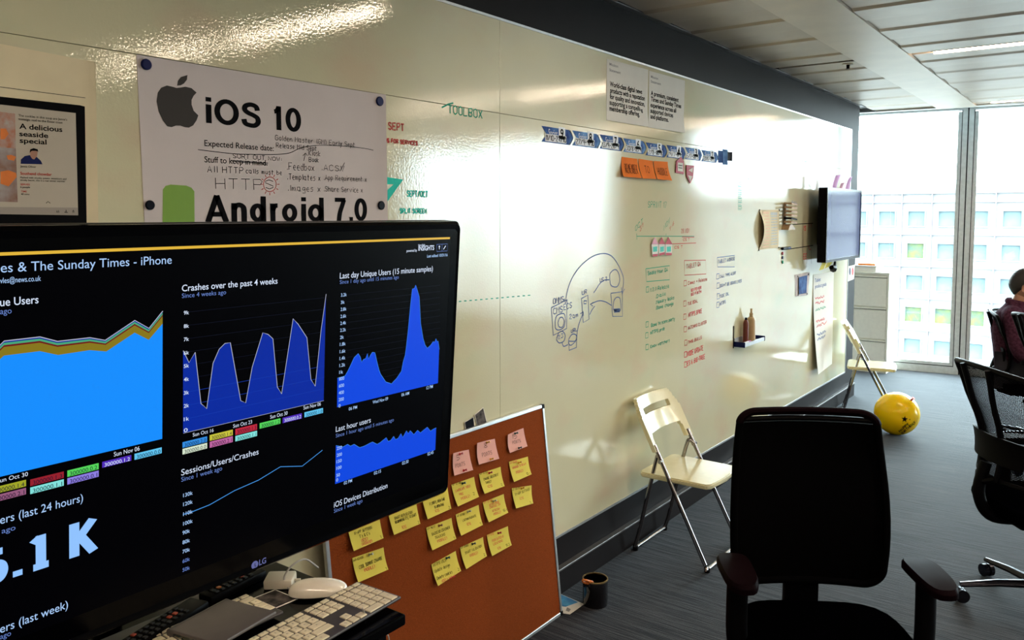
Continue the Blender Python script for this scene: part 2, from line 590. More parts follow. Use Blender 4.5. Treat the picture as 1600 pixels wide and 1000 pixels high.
def strokes(s, jit=0.18, rnd=R):
    out = []
    x = 0.0
    for ch in s:
        if ch == ' ':
            x += 3.2
            continue
        g = HW.get(ch)
        if g is None:
            x += 3
            continue
        mxx = 0
        for st in g.split('|'):
            pts = []
            for a in st.split(' '):
                px, py = int(a[0]), _Y.get(a[1], None)
                if py is None: py = int(a[1])
                mxx = max(mxx, px)
                pts.append((x + px * 0.9 + rnd.uniform(-jit, jit), py + rnd.uniform(-jit, jit) * 1.3))
            out.append(pts)
        x += mxx * 0.9 + 1.5
    return out, x - 1.5


def ribbon(g, pts, wd):
    """pts: list of (point, normal); flat ribbon"""
    P = [p for p, n in pts]
    L = []
    Rr = []
    for i in range(len(P)):
        t = P[min(i + 1, len(P) - 1)] - P[max(i - 1, 0)]
        if t.length < 1e-7: t = Vector((0, 1, 0))
        sd = t.normalized().cross(pts[i][1]) * wd / 2
        L.append(g.bm.verts.new(P[i] + sd))
        Rr.append(g.bm.verts.new(P[i] - sd))
    for i in range(len(P) - 1):
        try: g.bm.faces.new((L[i], Rr[i], Rr[i + 1], L[i + 1]))
        except ValueError: pass


def hand(g, pl, s, u0, v0, u1, h, wd=0.003, n=0.0010, slope=0.0, warp=None, jit=0.18):
    st, W = strokes(s, jit)
    sc = (u1 - u0) / W
    for pts in st:
        q = []
        for x, y in pts:
            u = u0 + x * sc
            v = v0 + y / 6 * h + slope * (u - u0)
            q.append((pl.pt(u, v, n + (warp(u, v) if warp else 0)), pl.N))
        ribbon(g, q, wd)


def px_hand(g, pl, s, xs, ys, xe, hpx, rise=0.0, **k):
    """rise = pixels that the line's end sits above the level line"""
    u0, v, u1 = hline(pl, xs, ys, xe)
    h = pl.px(xs, ys - hpx)[1] - v
    sl = 0
    if rise:
        ye = ys + (335.0 - ys) / (1750.0 - xs) * (xe - xs)
        sl = (pl.px(xe, ye - rise)[1] - pl.px(xe, ye)[1]) / (u1 - u0)
    hand(g, pl, s, u0, v, u1, h, slope=sl, **k)


def px_line(g, pl, pts, wd=0.004, n=0.0010, closed=False, smooth=False):
    q = [pl.px(*p) for p in pts]
    if closed: q.append(q[0])
    if smooth and len(q) > 2:
        o = []
        for i in range(len(q) - 1):
            p0, p1, p2, p3 = q[max(i - 1, 0)], q[i], q[i + 1], q[min(i + 2, len(q) - 1)]
            for k in range(6):
                t = k / 6
                o.append(tuple(0.5 * (2 * p1[d] + (p2[d] - p0[d]) * t + (2 * p0[d] - 5 * p1[d] + 4 * p2[d] - p3[d]) * t * t + (3 * p1[d] - p0[d] - 3 * p2[d] + p3[d]) * t ** 3) for d in (0, 1)))
        o.append(q[-1])
        q = o
    ribbon(g, [(pl.pt(u, v, n), pl.N) for u, v in q], wd)


def px_poly(g, pl, pts, n=0.0006):
    """filled outline; triangulated by bmesh"""
    vs = [g.bm.verts.new(pl.pt(*pl.px(*p), n)) for p in pts]
    f = g.bm.faces.new(vs)
    f.normal_update()
    bmesh.ops.triangulate(g.bm, faces=[f], ngon_method='EAR_CLIP')


def sheet(name, pl, quad, material, label=None, cat=None, group=None, bulge=None, n=0.001, thick=0.0004, nu=8, nv=8, parent=None, uv=False):
    """paper sheet from four corners TL TR BR BL (pixels, or plane coordinates when uv); bulge(a,b)->lift, a left-right, b bottom-top"""
    q = quad if uv else [pl.px(*p) for p in quad]
    TL, TR, BR, BL = [Vector(p) for p in q]
    bf = bulge or (lambda a, b: 0)
    if not bulge: nu = nv = 1

    def fn(a, b):
        p = (BL * (1 - a) + BR * a) * (1 - b) + (TL * (1 - a) + TR * a) * b
        return pl.pt(p.x, p.y, n + thick + bf(a, b))
    g = G().grid(fn, nu, nv, thick, pl.N)
    o = g.build(name, material, parent, smooth=bool(bulge))
    if label: tag(o, label, cat, group)

    def warp(u, v):
        # invert by simple iteration
        a = b = 0.5
        for _ in range(6):
            p = (BL * (1 - a) + BR * a) * (1 - b) + (TL * (1 - a) + TR * a) * b
            du = ((BR - BL) * (1 - b) + (TR - TL) * b)
            dv = ((TL - BL) * (1 - a) + (TR - BR) * a)
            e = Vector((u, v)) - p
            det = du.x * dv.y - du.y * dv.x
            a += (e.x * dv.y - e.y * dv.x) / det
            b += (du.x * e.y - du.y * e.x) / det
        return n + thick + bf(min(1, max(0, a)), min(1, max(0, b)))
    return o, warp


def ell(cx_, cy_, rx, ry, n=28): return [(cx_ + rx * math.cos(2 * math.pi * k / n), cy_ + ry * math.sin(2 * math.pi * k / n)) for k in range(n + 1)]


def cat2(P, n=6):
    o = []
    for i in range(len(P) - 1):
        p0, p1, p2, p3 = P[max(i - 1, 0)], P[i], P[i + 1], P[min(i + 2, len(P) - 1)]
        for k in range(n):
            t = k / n
            o.append(tuple(0.5 * (2 * p1[d] + (p2[d] - p0[d]) * t + (2 * p0[d] - 5 * p1[d] + 4 * p2[d] - p3[d]) * t * t + (3 * p1[d] - p0[d] - 3 * p2[d] + p3[d]) * t ** 3) for d in (0, 1)))
    return o + [P[-1]]


HG = {
    'i': [[(.1, 0), (.1, .72)], [(.1, .83), (.1, 1.0)]], 'O': [ell(.42, .5, .33, .42)],
    'S': [cat2([(.66, .70), (.60, .86), (.38, .92), (.16, .84), (.13, .68), (.28, .57), (.48, .50), (.65, .40), (.68, .22), (.54, .09), (.34, .08), (.14, .14), (.08, .31)])],
    '1': [[(.36, 0), (.36, 1)], [(.10, .76), (.20, .77), (.30, .84), (.36, .95)]], '0': [ell(.28, .5, .20, .42)],
    'A': [[(.05, 0), (.39, 1.0)], [(.37, 1.0), (.71, 0)], [(.18, .29), (.58, .29)]],
    'n': [[(.1, 0), (.1, .72)], cat2([(.1, .46), (.16, .60), (.30, .655), (.44, .58), (.48, .42), (.48, 0)])],
    'd': [ell(.28, .35, .19, .28), [(.50, 0), (.50, 1)]], 'r': [[(.1, 0), (.1, .72)], cat2([(.1, .44), (.16, .58), (.26, .635), (.36, .64)])],
    'o': [ell(.30, .35, .21, .28)], '7': [[(.02, .92), (.58, .92)], cat2([(.50, .92), (.40, .66), (.28, .36), (.22, 0)])], '.': [[(.08, 0), (.08, .17)]],
    '5': [[(.56, .92), (.10, .92)], [(.15, .95), (.11, .46)], cat2([(.11, .50), (.30, .60), (.50, .52), (.56, .32), (.46, .13), (.28, .08), (.06, .16)])],
    'l': [[(.34, 0), (.34, 1)], [(.06, .80), (.34, .94)], [(.06, .08), (.62, .08)]], 'K': [[(.1, 0), (.1, 1)], [(.12, .40), (.60, .98)], [(.26, .56), (.62, .0)]],
}


def glyph(g, pl, ch, xs, xe, y, hpx, wd=.18, n=.0006, warp=None, kx=1.4):
    u0, v0, u1 = hline(pl, xs, y, xe)
    h = pl.px(xs, y - hpx)[1] - v0
    S_ = HG[ch]
    w2 = wd * h / 2 * kx
    x0 = min(p[0] for st in S_ for p in st)
    x1 = max(p[0] for st in S_ for p in st)
    flat = x1 - x0 < .01
    for st in S_:
        q = []
        for x, yy in st:
            u = (u0 + u1) / 2 if flat else u0 + w2 * .95 + (x - x0) / (x1 - x0) * (u1 - u0 - 1.9 * w2)
            v = v0 + yy * h
            q.append((u, v))
        ww = (u1 - u0) / kx if flat else wd * h
        L_, R_ = [], []
        m_ = len(q)
        for i, (u, v) in enumerate(q):
            a_, b_ = q[max(i - 1, 0)], q[min(i + 1, m_ - 1)]
            if q[0] == q[-1] and i in (0, m_ - 1): a_, b_ = q[-2], q[1]
            tx, ty = (b_[0] - a_[0]) / kx, b_[1] - a_[1]
            ln = math.hypot(tx, ty) or 1
            du, dv = -ty / ln * ww / 2 * kx, tx / ln * ww / 2
            for lst, sg in ((L_, -1), (R_, 1)):
                lst.append(g.bm.verts.new(pl.pt(u + sg * du, v + sg * dv, n + (warp(u, v) if warp else 0))))
        for i in range(m_ - 1): g.bm.faces.new((L_[i], L_[i + 1], R_[i + 1], R_[i]))


# coordinate planes
WB = Pl((0.0, 0, 0), (0, 1, 0), (0, 0, 1))            # face of the whiteboard wall
XW = -0.012                                            # dark wall face behind the board
ZC = 2.626
WE = 7.78

# ------------------------------------------------------------ room shell
SL = 0.12                       # the glass front is not quite square to the board wall


def fy(x, y0=9.36): return y0 + SL * x


def qprism(pts, z0, z1):
    return G().prism([(x, y, z0) for x, y in pts], (0, 0, z1 - z0))


XR, YB = 8.2, -3.2
floor = struct(qprism([(-1.8, YB), (XR, YB), (XR, fy(XR) + .25), (-1.8, fy(-1.8) + .25)], -0.2, 0.0).build('floor', MT['carpet'], origin=(0, 0, 0)))
cell = struct(qprism([(-1.8, YB), (XR, YB), (XR, 8.26 + SL * XR), (-1.8, 8.26 - SL * 1.8)], ZC + 0.03, ZC + 0.3).build('ceiling', MT['ceildark'], origin=(0, 0, ZC)))
G().b2(0.53, 0.84, YB, 8.34, ZC - 0.012, ZC + 0.03).build('ceiling_beam', MT['ceilbeam'], cell)
G().b2(3.60, 3.91, YB, 8.7, ZC - 0.012, ZC + 0.03).build('ceiling_beam', MT['ceilbeam'], cell)
G().b2(6.66, 6.97, YB, 9.0, ZC - 0.012, ZC + 0.03).build('ceiling_beam', MT['ceilbeam'], cell)
# raised strip and small drop edge next to the glass
e = qprism([(-1.8, 8.26 - SL * 1.8), (XR, 8.26 + SL * XR), (XR, fy(XR) + .3), (-1.8, fy(-1.8) + .3)], 2.735, 2.9).build('ceiling_soffit', MT['soffit'], cell)
qprism([(-1.8, 8.26 - SL * 1.8), (XR, 8.26 + SL * XR), (XR, 8.29 + SL * XR), (-1.8, 8.29 - SL * 1.8)], ZC - 0.005, 2.74).build('ceiling_edge', MT['alu'], cell)
# thin metal trim along the wall top
G().b2(XW, 0.022, YB, 7.80, ZC - 0.006, ZC + 0.0).build('edge_trim', MT['ledge'], cell)
# ceiling panels, folded metal trays laid across
rows = []
k = -16
while True:
    y0 = 5.46 + .54 * k
    if y0 > 8.2: break
    lamp = (k % 5 == 0)
    rows.append((y0 + (0.05 if lamp else 0.002), y0 + .54 - (0.05 if (k + 1) % 5 == 0 else 0.001)))
    k += 1
pm = {}
for (xa, xb) in ((0.024, 0.528), (0.842, 2.215), (2.22, 3.598), (3.912, 5.28), (5.285, 6.658)):
    for (ya, yb) in rows:
        if yb < -2.9 or (ya < 0.2 and xa > 3): continue
        ye = min(yb, 8.25 + SL * xa)
        if ye - ya < .03: continue
        key = (round(xb - xa, 3), round(ye - ya, 3))
        wdt, dep = xb - xa, ye - ya
        if key not in pm:
            g = G()
            # tray with a shallow fold: near half dips a little
            prof = [(0, 0), (dep * .47, -.003), (dep * .53, -.012), (dep, -.009), (dep, 0.02), (0, 0.02)]
            g.prism([(0, y, z) for y, z in prof], (wdt, 0, 0))
            o = g.build('ceiling_panel', MT['ceil'], cell, world=False)
            pm[key] = o
        else:
            o = pm[key].copy()
            COL.objects.link(o)
        o.location = (xa, ya, 0.004)

# board wall, with its end return and skirting
wl = struct(G().b2(-0.30, XW, YB, WE, 0, ZC + 0.1).build('wall_left', MT['darkwall']))
bb = struct(G().b2(XW, 0.010, YB, WE + 0.01, 0, 0.108).build('baseboard_left', MT['darkwall']))
G().b2(XW, 0.017, YB, WE + 0.015, 0.108, 0.118, bev=0.002).build('ledge', MT['ledge'], bb)
struct(G().b2(-1.9, -1.8, YB, 9.6, 0, 2.9).build('wall_recess', MT['soffit']))  # unseen wall, coloured white to bounce light onto the filing cabinet
struct(G().b2(XR, XR + .1, YB, 10.6, 0, 2.9).build('wall_right', MT['roomwall']))
struct(G().b2(-1.9, XR + .1, YB - .1, YB, 0, 2.9).build('wall_back', MT['roomwall']))

# glass front: window units with own frames
mulls = [-1.32, .63, 2.58, 4.53, 6.48, 8.43]
us = Vector((1, SL, 0)).normalized()
un = Vector((-SL, 1, 0)).normalized()


def fp(x, d, z): return Vector((x, fy(x), 0)) + un * d + Vector((0, 0, z))


for i in range(5):
    x0, x1 = mulls[i] + 0.006, mulls[i + 1] - 0.006
    if i == 0: x0 = -1.8
    x1 = min(x1, XR)
    wn = struct(G().prism([fp(x0 + .06, .03, .115), fp(x1 - .06, .03, .115), fp(x1 - .06, .03, 2.70), fp(x0 + .06, .03, 2.70)], un * 0.012).build('window_%d' % (i + 1), MT['glass']))
    for nm, (a, b_, z0, z1, d0, d1) in {
        'jamb': (x0, x0 + .045, 0, 2.76, 0, .12), 'jamb_2': (x1 - .045, x1, 0, 2.76, 0, .12),
        'sill': (x0 + .045, x1 - .045, 0, .075, 0, .12), 'head': (x0 + .045, x1 - .045, 2.715, 2.76, 0, .12)}.items():
        G().prism([fp(a, d0, z0), fp(b_, d0, z0), fp(b_, d1, z0), fp(a, d1, z0)], (0, 0, z1 - z0)).build(nm.split('_')[0], MT['frame'], wn)
    for (a, b_, z0, z1) in ((x0 + .045, x0 + .052, .075, 2.715), (x1 - .052, x1 - .045, .075, 2.715), (x0 + .052, x1 - .052, .075, .083)):
        G().prism([fp(a, .006, z0), fp(b_, .006, z0), fp(b_, .05, z0), fp(a, .05, z0)], (0, 0, z1 - z0)).build('gasket', MT['gasket'], wn)
    for (a, b_, z0, z1) in ((x0 + .052, x0 + .085, .083, 2.70), (x1 - .085, x1 - .052, .083, 2.70), (x0 + .085, x1 - .085, .083, .115)):
        G().prism([fp(a, .012, z0), fp(b_, .012, z0), fp(b_, .06, z0), fp(a, .06, z0)], (0, 0, z1 - z0)).build('glazing_bead', MT['frame'], wn)
    if x1 < XR - .1:
        G().prism([fp(x1, .004, 0), fp(x1 + .012, .004, 0), fp(x1 + .012, .1, 0), fp(x1, .1, 0)], (0, 0, 2.76)).build('gasket', MT['gasket'], wn)

struct(G().b2(2.15, 3.12, 8.55, 9.25, 0, 2.9, bev=.01).build('column', MT['roomwall']))

# lamps recessed between the ceiling trays
lx = [(.97, 2.16), (2.36, 3.56), (3.95, 5.2), (5.4, 6.62)]
li = 0
pos = ['nearest the window, its left end', 'over the middle of the room', 'over the near part of the room', 'behind the camera']
for ry, (yy, where) in enumerate(((8.16, 'in the row by the window'), (5.46, 'in the middle row'), (2.76, 'in the third row back'), (.06, 'in the rear row'), (-2.64, 'in the row at the back'))):
    if ry == 4: continue
    for q, (a, b_) in enumerate(lx):
        t = thing('ceiling_light', 'ceiling strip light ' + where + ', ' + ['first', 'second', 'third', 'fourth'][q] + ' from the whiteboard', 'ceiling light', ((a + b_) / 2, yy, ZC), 0, 'strip lights in the ceiling')
        G().b2(a, b_, yy - .045, yy + .045, ZC - 0.004, ZC + .004).build('diffuser', MT['lampw'], t)
        g = G()
        g.b2(a - .012, b_ + .012, yy - .05, yy - .0455, ZC - 0.008, ZC + .03)
        g.b2(a - .012, b_ + .012, yy + .0455, yy + .05, ZC - 0.008, ZC + .03)
        g.build('housing', MT['lamphouse'], t)

# small ceiling fittings
t = thing('sprinkler_head', 'small sprinkler with dark centre in the ceiling beside the beam', 'sprinkler', (.50, 5.6, ZC))
G().lathe([(0, 0), (.035, -.0), (.033, -.006), (.014, -.008), (0, -.008)], (.47, 5.5, ZC - .010)).build('escutcheon', MT['paperw'], t, True)
G().lathe([(0, 0), (.011, 0), (.010, -.022), (.016, -.026), (0, -.028)], (.47, 5.5, ZC - .018), 12).build('nozzle', MT['blackpl'], t, True)
t = thing('smoke_detector', 'flat round white detector on the soffit above the window frames', 'detector', (.72, 8.75, 2.735))
G().lathe([(0, 0), (.085, 0), (.08, -.02), (.04, -.03), (0, -.03)], (.72, 8.75, 2.735)).build('housing', MT['soffit'], t, True)
G().lathe([(0, 0), (.018, 0), (.014, -.018), (0, -.02)], (.70, 8.74, 2.706), 12).build('sensor', MT['blackpl'], t, True)

# ------------------------------------------------------------ outside: building across the street
gz = -24.0
struct(G().b2(-120, 160, 12, 220, gz - 1, gz).build('ground', MT['ground']))
bl = thing('office_building', 'pale stone building across the street with a grid of square windows', 'building', (0, 86, gz))
G().b2(-34, 44, 85.3, 97, gz, 3.6).build('facade', MT['bldg'], bl)
G().b2(-34.3, 44.3, 84.9, 97.2, 3.6, 4.2).build('parapet', MT['bldg'], bl)
pier = fr0 = None
for i in range(-8, 17):
    cx_ = -11.0 + i * 2.6
    o = G().b2(cx_ - 1.35, cx_ - 1.25, 84.96, 85.3, gz, 3.6).build('joint_strip', MT['bldgline'], bl) if pier is None else pier.copy()
    if pier is None:
        pier = o
        px0 = cx_
    else:
        COL.objects.link(o)
        o.location = (cx_ - px0, 0, 0)
for j in range(9):
    zc = -7.9 + 3.05 * (j - 5)
    G().b2(-34, 44, 84.98, 85.3, zc + 1.52, zc + 1.60).build('joint_strip', MT['bldgline'], bl)
k = 0
fr0 = pn0 = None
for j in range(2, 9):
    zc = -7.9 + 3.05 * (j - 5)
    for i in range(-3, 9):
        cx_ = -11.0 + (i - 1) * 2.6 + .0
        if fr0 is None:
            g = G()
            for (a, b_, c_, d_) in ((-.8, -.72, -.78, .78), (.72, .8, -.78, .78), (-.72, .72, -.78, -.70), (-.72, .72, .70, .78)):
                g.b2(a, b_, -.30, 0, c_, d_)
            fr0 = g.build('window', MT['bldg'], bl, world=False)
            pn0 = G().b2(-.72, .72, -.06, -.02, -.7, .7).build('pane', MT['bwin'], fr0, world=False)
            pn1 = G().b2(-.72, .72, -.06, -.02, -.7, .7)
            me2 = bpy.data.meshes.new('pane')
            pn1.bm.to_mesh(me2)
            me2.materials.append(MT['bwin2'])
            f_, p_ = fr0, pn0
        else:
            f_ = fr0.copy()
            p_ = pn0.copy()
            COL.objects.link(f_)
            COL.objects.link(p_)
            p_.parent = f_
        if j == 5 or R.random() < .15: p_.data = me2
        f_.location = (cx_, 85.3 - 86, zc - gz)

# ------------------------------------------------------------ the whiteboard
WT, WBZ, WY1 = 2.391, .258, 7.49
SZ, SY = 2.039, 2.469
wb = thing('whiteboard', 'wall-length cream glossy whiteboard covered in marker notes and pinned papers', 'whiteboard', (0, 3, WBZ))
G_ = .0007
for (ya, yb, za, zb) in ((YB + .1, SY - G_, WBZ + .006, SZ - G_), (SY + G_, WY1 - .006, WBZ + .006, SZ - G_), (YB + .1, SY - G_, SZ + G_, WT - .006), (SY + G_, WY1 - .006, SZ + G_, WT - .006)):
    G().b2(-.011, 0, ya, yb, za, zb, bev=.0008).build('board_panel', MT['board'], wb)
G().b2(XW, 0.003, YB + .1, WY1, WT - .006, WT + .003).build('edge_trim', MT['alu'], wb)
G().b2(XW, 0.003, YB + .1, WY1, WBZ - .004, WBZ + .006).build('edge_trim', MT['alu'], wb)
G().b2(XW, 0.003, WY1 - .006, WY1 + .003, WBZ + .006, WT - .006).build('edge_trim', MT['alu'], wb)


def write(matname, items, nm='marker_writing', wd=.0045):
    for it in items:
        s, x, y, xe, h = it[:5]
        k = dict(it[5]) if len(it) > 5 else {}
        k.setdefault('wd', wd)
        g = G()
        px_hand(g, WB, s, x, y, xe, h, **k)
        o = g.build(nm, MT[matname], wb)
    return o


write('redpen', [('r/ SEPT', 590, 200, 631, 11), ('DS FOR SERVICES', 601, 222, 652, 6)], wd=.005)
g = G()
px_poly(g, WB, [(600, 276), (630, 280.5), (603, 318), (588, 312), (615, 288), (590, 288)])
g.build('marker_drawing', MT['tealpen'], wb)
write('tealpen', [('SEPT/OCT', 636, 307, 668, 9), ('SPLIT SCREEN', 625, 333, 666, 7)], wd=.005)
write('greenpen', [('TOOLBOX', 700, 177, 753, 13)], wd=.005)
g = G()
px_line(g, WB, [(690, 168), (700, 163), (708, 161)], wd=.006)
for i in range(16):
    x = 700 + i * 8.3
    y = 472.5 - i * .73
    px_line(g, WB, [(x, y), (x + 3.8, y - .3)], wd=.004)
g.build('marker_drawing', MT['greenpen'], wb)
# big arc drawing
g = G()
c = lambda pts: [(840 + a / 5.555, 380 + b / 5.555) for a, b in pts]
L = lambda pts, **k: px_line(g, WB, c(pts), **dict(dict(wd=.0045, smooth=True), **k))
L([(240, 500), (262, 400), (300, 300), (370, 200), (460, 125), (540, 93), (610, 95), (660, 130), (710, 210), (745, 310), (735, 420)])
L([(725, 385), (732, 440), (755, 395)], smooth=False)
L([(228, 480), (240, 520), (255, 488)], smooth=False)
L([(625, 300), (630, 260), (670, 228), (700, 255), (712, 320), (690, 375), (650, 375), (630, 350), (625, 300)])
L([(635, 435), (735, 420), (735, 635), (650, 635), (635, 435)], smooth=False)
L([(660, 500), (685, 470), (715, 485), (718, 580), (660, 580), (660, 500)])
L([(662, 575), (712, 572), (712, 592), (664, 596), (662, 583), (710, 580)], smooth=False, wd=.008)
L([(640, 540), (590, 510), (530, 500), (455, 530)])
L([(480, 515), (455, 530), (478, 545)], smooth=False)
L([(620, 318), (580, 320), (540, 350), (500, 410), (485, 430)])
L([(450, 620), (470, 580), (495, 545)])
L([(380, 480), (435, 450), (445, 660), (395, 688), (380, 480)], smooth=False)
L([(400, 500), (425, 500), (420, 525), (400, 525), (400, 500)], smooth=False)
L([(118, 560), (255, 490), (250, 740), (135, 800), (118, 560)], smooth=False)
L([(150, 680), (165, 630), (220, 610), (238, 640), (230, 720), (190, 752), (155, 740), (150, 680)])
L([(175, 690), (190, 650), (215, 645), (228, 680), (215, 725), (185, 725), (175, 690)])
L([(165, 830), (180, 780), (215, 765), (238, 800), (225, 850), (185, 865), (162, 835)])
L([(210, 860), (225, 895), (262, 880)])
L([(270, 830), (300, 790), (335, 800), (330, 845), (290, 885), (268, 870), (270, 830)])
L([(270, 860), (272, 930), (335, 905), (340, 800)], smooth=False)
L([(270, 850), (320, 850), (335, 830)])
L([(340, 800), (352, 720), (380, 640), (395, 600)])
L([(370, 612), (395, 594), (398, 630)], smooth=False)
for s, x, y, xe, h in (('OMMS', 135, 530, 225, 50), ('CMS', 135, 620, 215, 55), ('ECS', 225, 580, 295, 50), ('2am', 275, 660, 350, 40), ('UR', 385, 450, 425, 35), ('URL', 290, 780, 340, 30), ('23', 175, 835, 220, 35), ('US 2', 540, 340, 600, 35)):
    p = c([(x, y), (xe, y), (x, y - h)])
    px_hand(g, WB, s, p[0][0], p[0][1], p[1][0], p[0][1] - p[2][1], rise=1.5, wd=.004)
g.build('marker_drawing', MT['bluepen'], wb)


def c5(a, b): return 980 + a / 5.0, 390 + b / 5.0


def col_list(mt, boxes, lines, ticks, wd=.0042):
    g = G()
    for bx in boxes: px_line(g, WB, [c5(*p) for p in bx], wd=wd, closed=True)
    g.build('box_drawing', MT[mt], wb) if boxes else g.bm.free()
    for (a, b) in ticks:
        g = G()
        px_line(g, WB, [c5(a, b), c5(a + 20, b - 3), c5(a + 19, b + 38), c5(a - 1, b + 42)], wd=wd, closed=True)
        g.build('tick_box', MT[mt], wb)
    for s, a, b, ae, h in lines:
        x, y = c5(a, b)
        g2 = G()
        px_hand(g2, WB, s, x, y, c5(ae, b)[0], h / 5.0, rise=2.0, wd=wd)
        g2.build('marker_writing', MT[mt], wb)


col_list('greenpen', [[(143, 150), (330, 125), (330, 235), (150, 250)]],
         [('Smoke tour QA', 160, 200, 315, 30), ('1.2.1 Release', 180, 330, 325, 30), ('.Diallo', 220, 380, 298, 26), ('.Memory leaks', 220, 425, 365, 28), ('.Game change', 220, 470, 360, 26), ('Game to scene party', 185, 605, 370, 28), ('HTTPS prob', 180, 665, 290, 26), ('Know watchers', 180, 772, 330, 26)],
         [(148, 292), (145, 565), (143, 650), (145, 742)])
col_list('redpen', [[(445, 85), (612, 82), (615, 190), (447, 200)]],
         [('TABLET QA', 462, 150, 572, 34), ('Comes + Release', 475, 275, 622, 26), ('TUE GOAL', 472, 437, 550, 24), ('WATCHING CLUSTER', 475, 625, 618, 24), ('THIS BULLS', 475, 738, 580, 24)],
         [(443, 243), (440, 402), (440, 505), (443, 602), (448, 708)])
col_list('redpenb', [], [('SO FEVER', 497, 330, 577, 20), ('SO FIXTH', 497, 362, 577, 20), ('HTTPS SPIKE', 478, 528, 582, 32), ('NODE UPDATE', 470, 835, 592, 38), ('ES 6 BIG-TREE', 468, 908, 605, 34)],
         [(446, 800), (446, 878)], wd=.0052)
col_list('bluepen', [[(702, 62), (838, 45), (838, 135), (705, 135)]],
         [('TABLET ANDROID', 710, 108, 838, 26), ('CALL TYPE ALERT', 725, 222, 848, 22), ('DON+T BE GOING LIVES', 725, 295, 892, 24), ('TIDE DIL', 722, 378, 795, 22), ('HTTPS', 724, 440, 768, 28)],
         [(698, 190), (700, 262), (701, 345), (699, 412)])
# sprint planning chart above
g = G()
c4 = lambda a, b: (980 + a / 7.27, 290 + b / 7.27)
for pts in ([(105, 575), (440, 575), (760, 575)], [(105, 545), (108, 615)], [(440, 545), (440, 580)]): px_line(g, WB, [c4(*p) for p in pts])
for s, a, b, ae, h, rise in (('SPRINT 17', 235, 250, 445, 70, 0), ('OCT', 90, 520, 175, 60, 12), ('NOV', 415, 510, 480, 60, 12)):
    x, y = c4(a, b)
    px_hand(g, WB, s, x, y, c4(ae, b)[0], h / 7.27, rise=rise, wd=.0035)
g.build('marker_writing', MT['greenpen'], wb)
g = G()
for pts in ([(500, 662), (780, 652)], [(620, 582), (760, 585)]): px_line(g, WB, [c4(*p) for p in pts])
for s, a, b, ae, h, rise in (('31', 140, 530, 175, 50, 8), ('14', 480, 520, 530, 50, 10), ('28 NOV', 610, 540, 705, 50, 0), ('IOS T', 628, 630, 705, 30, 0), ('IOS T', 530, 718, 625, 30, 0)):
    x, y = c4(a, b)
    px_hand(g, WB, s, x, y, c4(ae, b)[0], h / 7.27, rise=rise, wd=.0035)
g.build('marker_writing', MT['redpen'], wb)
g = G()
for s, x, y, xe, h in (('RETROSPEC BOX', 1240, 249, 1262, 6), ('2', 1243, 268, 1247, 5), ('1/', 1248, 266, 1256, 5), ('DN', 1248, 271, 1255, 4), ('BAU,', 1237, 318, 1245, 4)):
    px_hand(g, WB, s, x, y, xe, h, wd=.004)
px_line(g, WB, [(1240, 251), (1262, 253)], wd=.004)
g.build('marker_writing', MT['bluepen'], wb)
g = G()
for i in range(9): px_hand(g, WB, 'E' if i % 2 else 'B', 1153, 278 + i * 6.2, 1159, 5, wd=.003)
px_hand(g, WB, 'OK', 1168, 283, 1173, 4, wd=.003)
px_hand(g, WB, '-', 1168, 298, 1173, 4, wd=.003)
g.build('marker_writing', MT['greenpen'], wb)
# planning table ruled on the far end, behind the second screen
g = G()
px_line(g, WB, [(1229, 351), (1270, 349)], wd=.006)
px_line(g, WB, [(1231, 389.5), (1270, 383.5)], wd=.006)
for x in (1254.5, 1261, 1268): px_line(g, WB, [(x, 350), (x - .5, 412)], wd=.004)
g.build('marker_drawing', MT['ink'], wb)
write('redpenb', [('IS', 1255, 360, 1259, 7), ('II', 1262, 355, 1267, 5), ('EE', 1255, 405, 1260, 8), ('IL', 1262, 390, 1267, 6)], wd=.008)
# ------------------------------------------------------------ papers and things on the whiteboard


def letters(parent, mt, pl, items, hand_=False, warp=None, name='lettering', **k):
    for it in items:
        s, x, y, xe, h = it[:5]
        kk = dict(k)
        if len(it) > 5: kk.update(it[5])
        g = G()
        if hand_: px_hand(g, pl, s, x, y, xe, h, warp=warp, **kk)
        else: px_text(g, pl, s, x, y, xe, h, warp=warp, **kk)
        g.build(name, MT[mt], parent, keep=True)


def pb(a, b): return .006 * max(0, .12 - a) / .12 * .5 + .010 * max(0, a - .9) / .1 * (b > .1) * abs(b - .5)


poster, pw = sheet('poster', WB, [(1.045, 2.038), (1.863, 2.038), (1.867, 1.444), (1.055, 1.444)], MT['paper'],
                   'big white poster held by four round magnets, large black print over handwritten notes', 'poster', uv=True, bulge=lambda a, b: .007 * max(0, a - .93) / .07, nu=30, nv=6, n=.0008)
c2 = lambda a, b: (200 + a / 3.705, 80 + b / 3.705)
for y0_, h_, L_ in ((192, 40.5, (('i', 321.5, 330.4), ('O', 335, 373), ('S', 376.8, 407), ('1', 424.6, 439), ('0', 446, 470))),
                   (347, 42, (('A', 320, 357.5), ('n', 361.5, 385.4), ('d', 390.5, 415.4), ('r', 422.2, 437.5), ('o', 440.6, 464), ('i', 470.5, 478), ('d', 481, 505.5), ('7', 519.8, 542.8), ('.', 545.5, 551), ('0', 553.6, 573)))):
    for ch, xa, xb in L_:
        g = G()
        ya_ = y0_ + (335 - y0_) / (1750 - 321.5) * (xa - 321.5)
        hh_ = h_ * (1750 - xa) / (1750 - 321.5)
        glyph(g, WB, ch, xa, xb, ya_, hh_, warp=pw)
        g.build('lettering', MT['ink'], poster, keep=True)
letters(poster, 'ink', WB, [('Expected Release date:', 318.8, 228, 427, 9.3), ('Stuff to keep in mind.', 318.8, 253.5, 417, 9.3)], bold=.006, warp=pw)
k_ = dict(hand_=True, warp=pw, name='handwriting', wd=.0017, jit=.12)
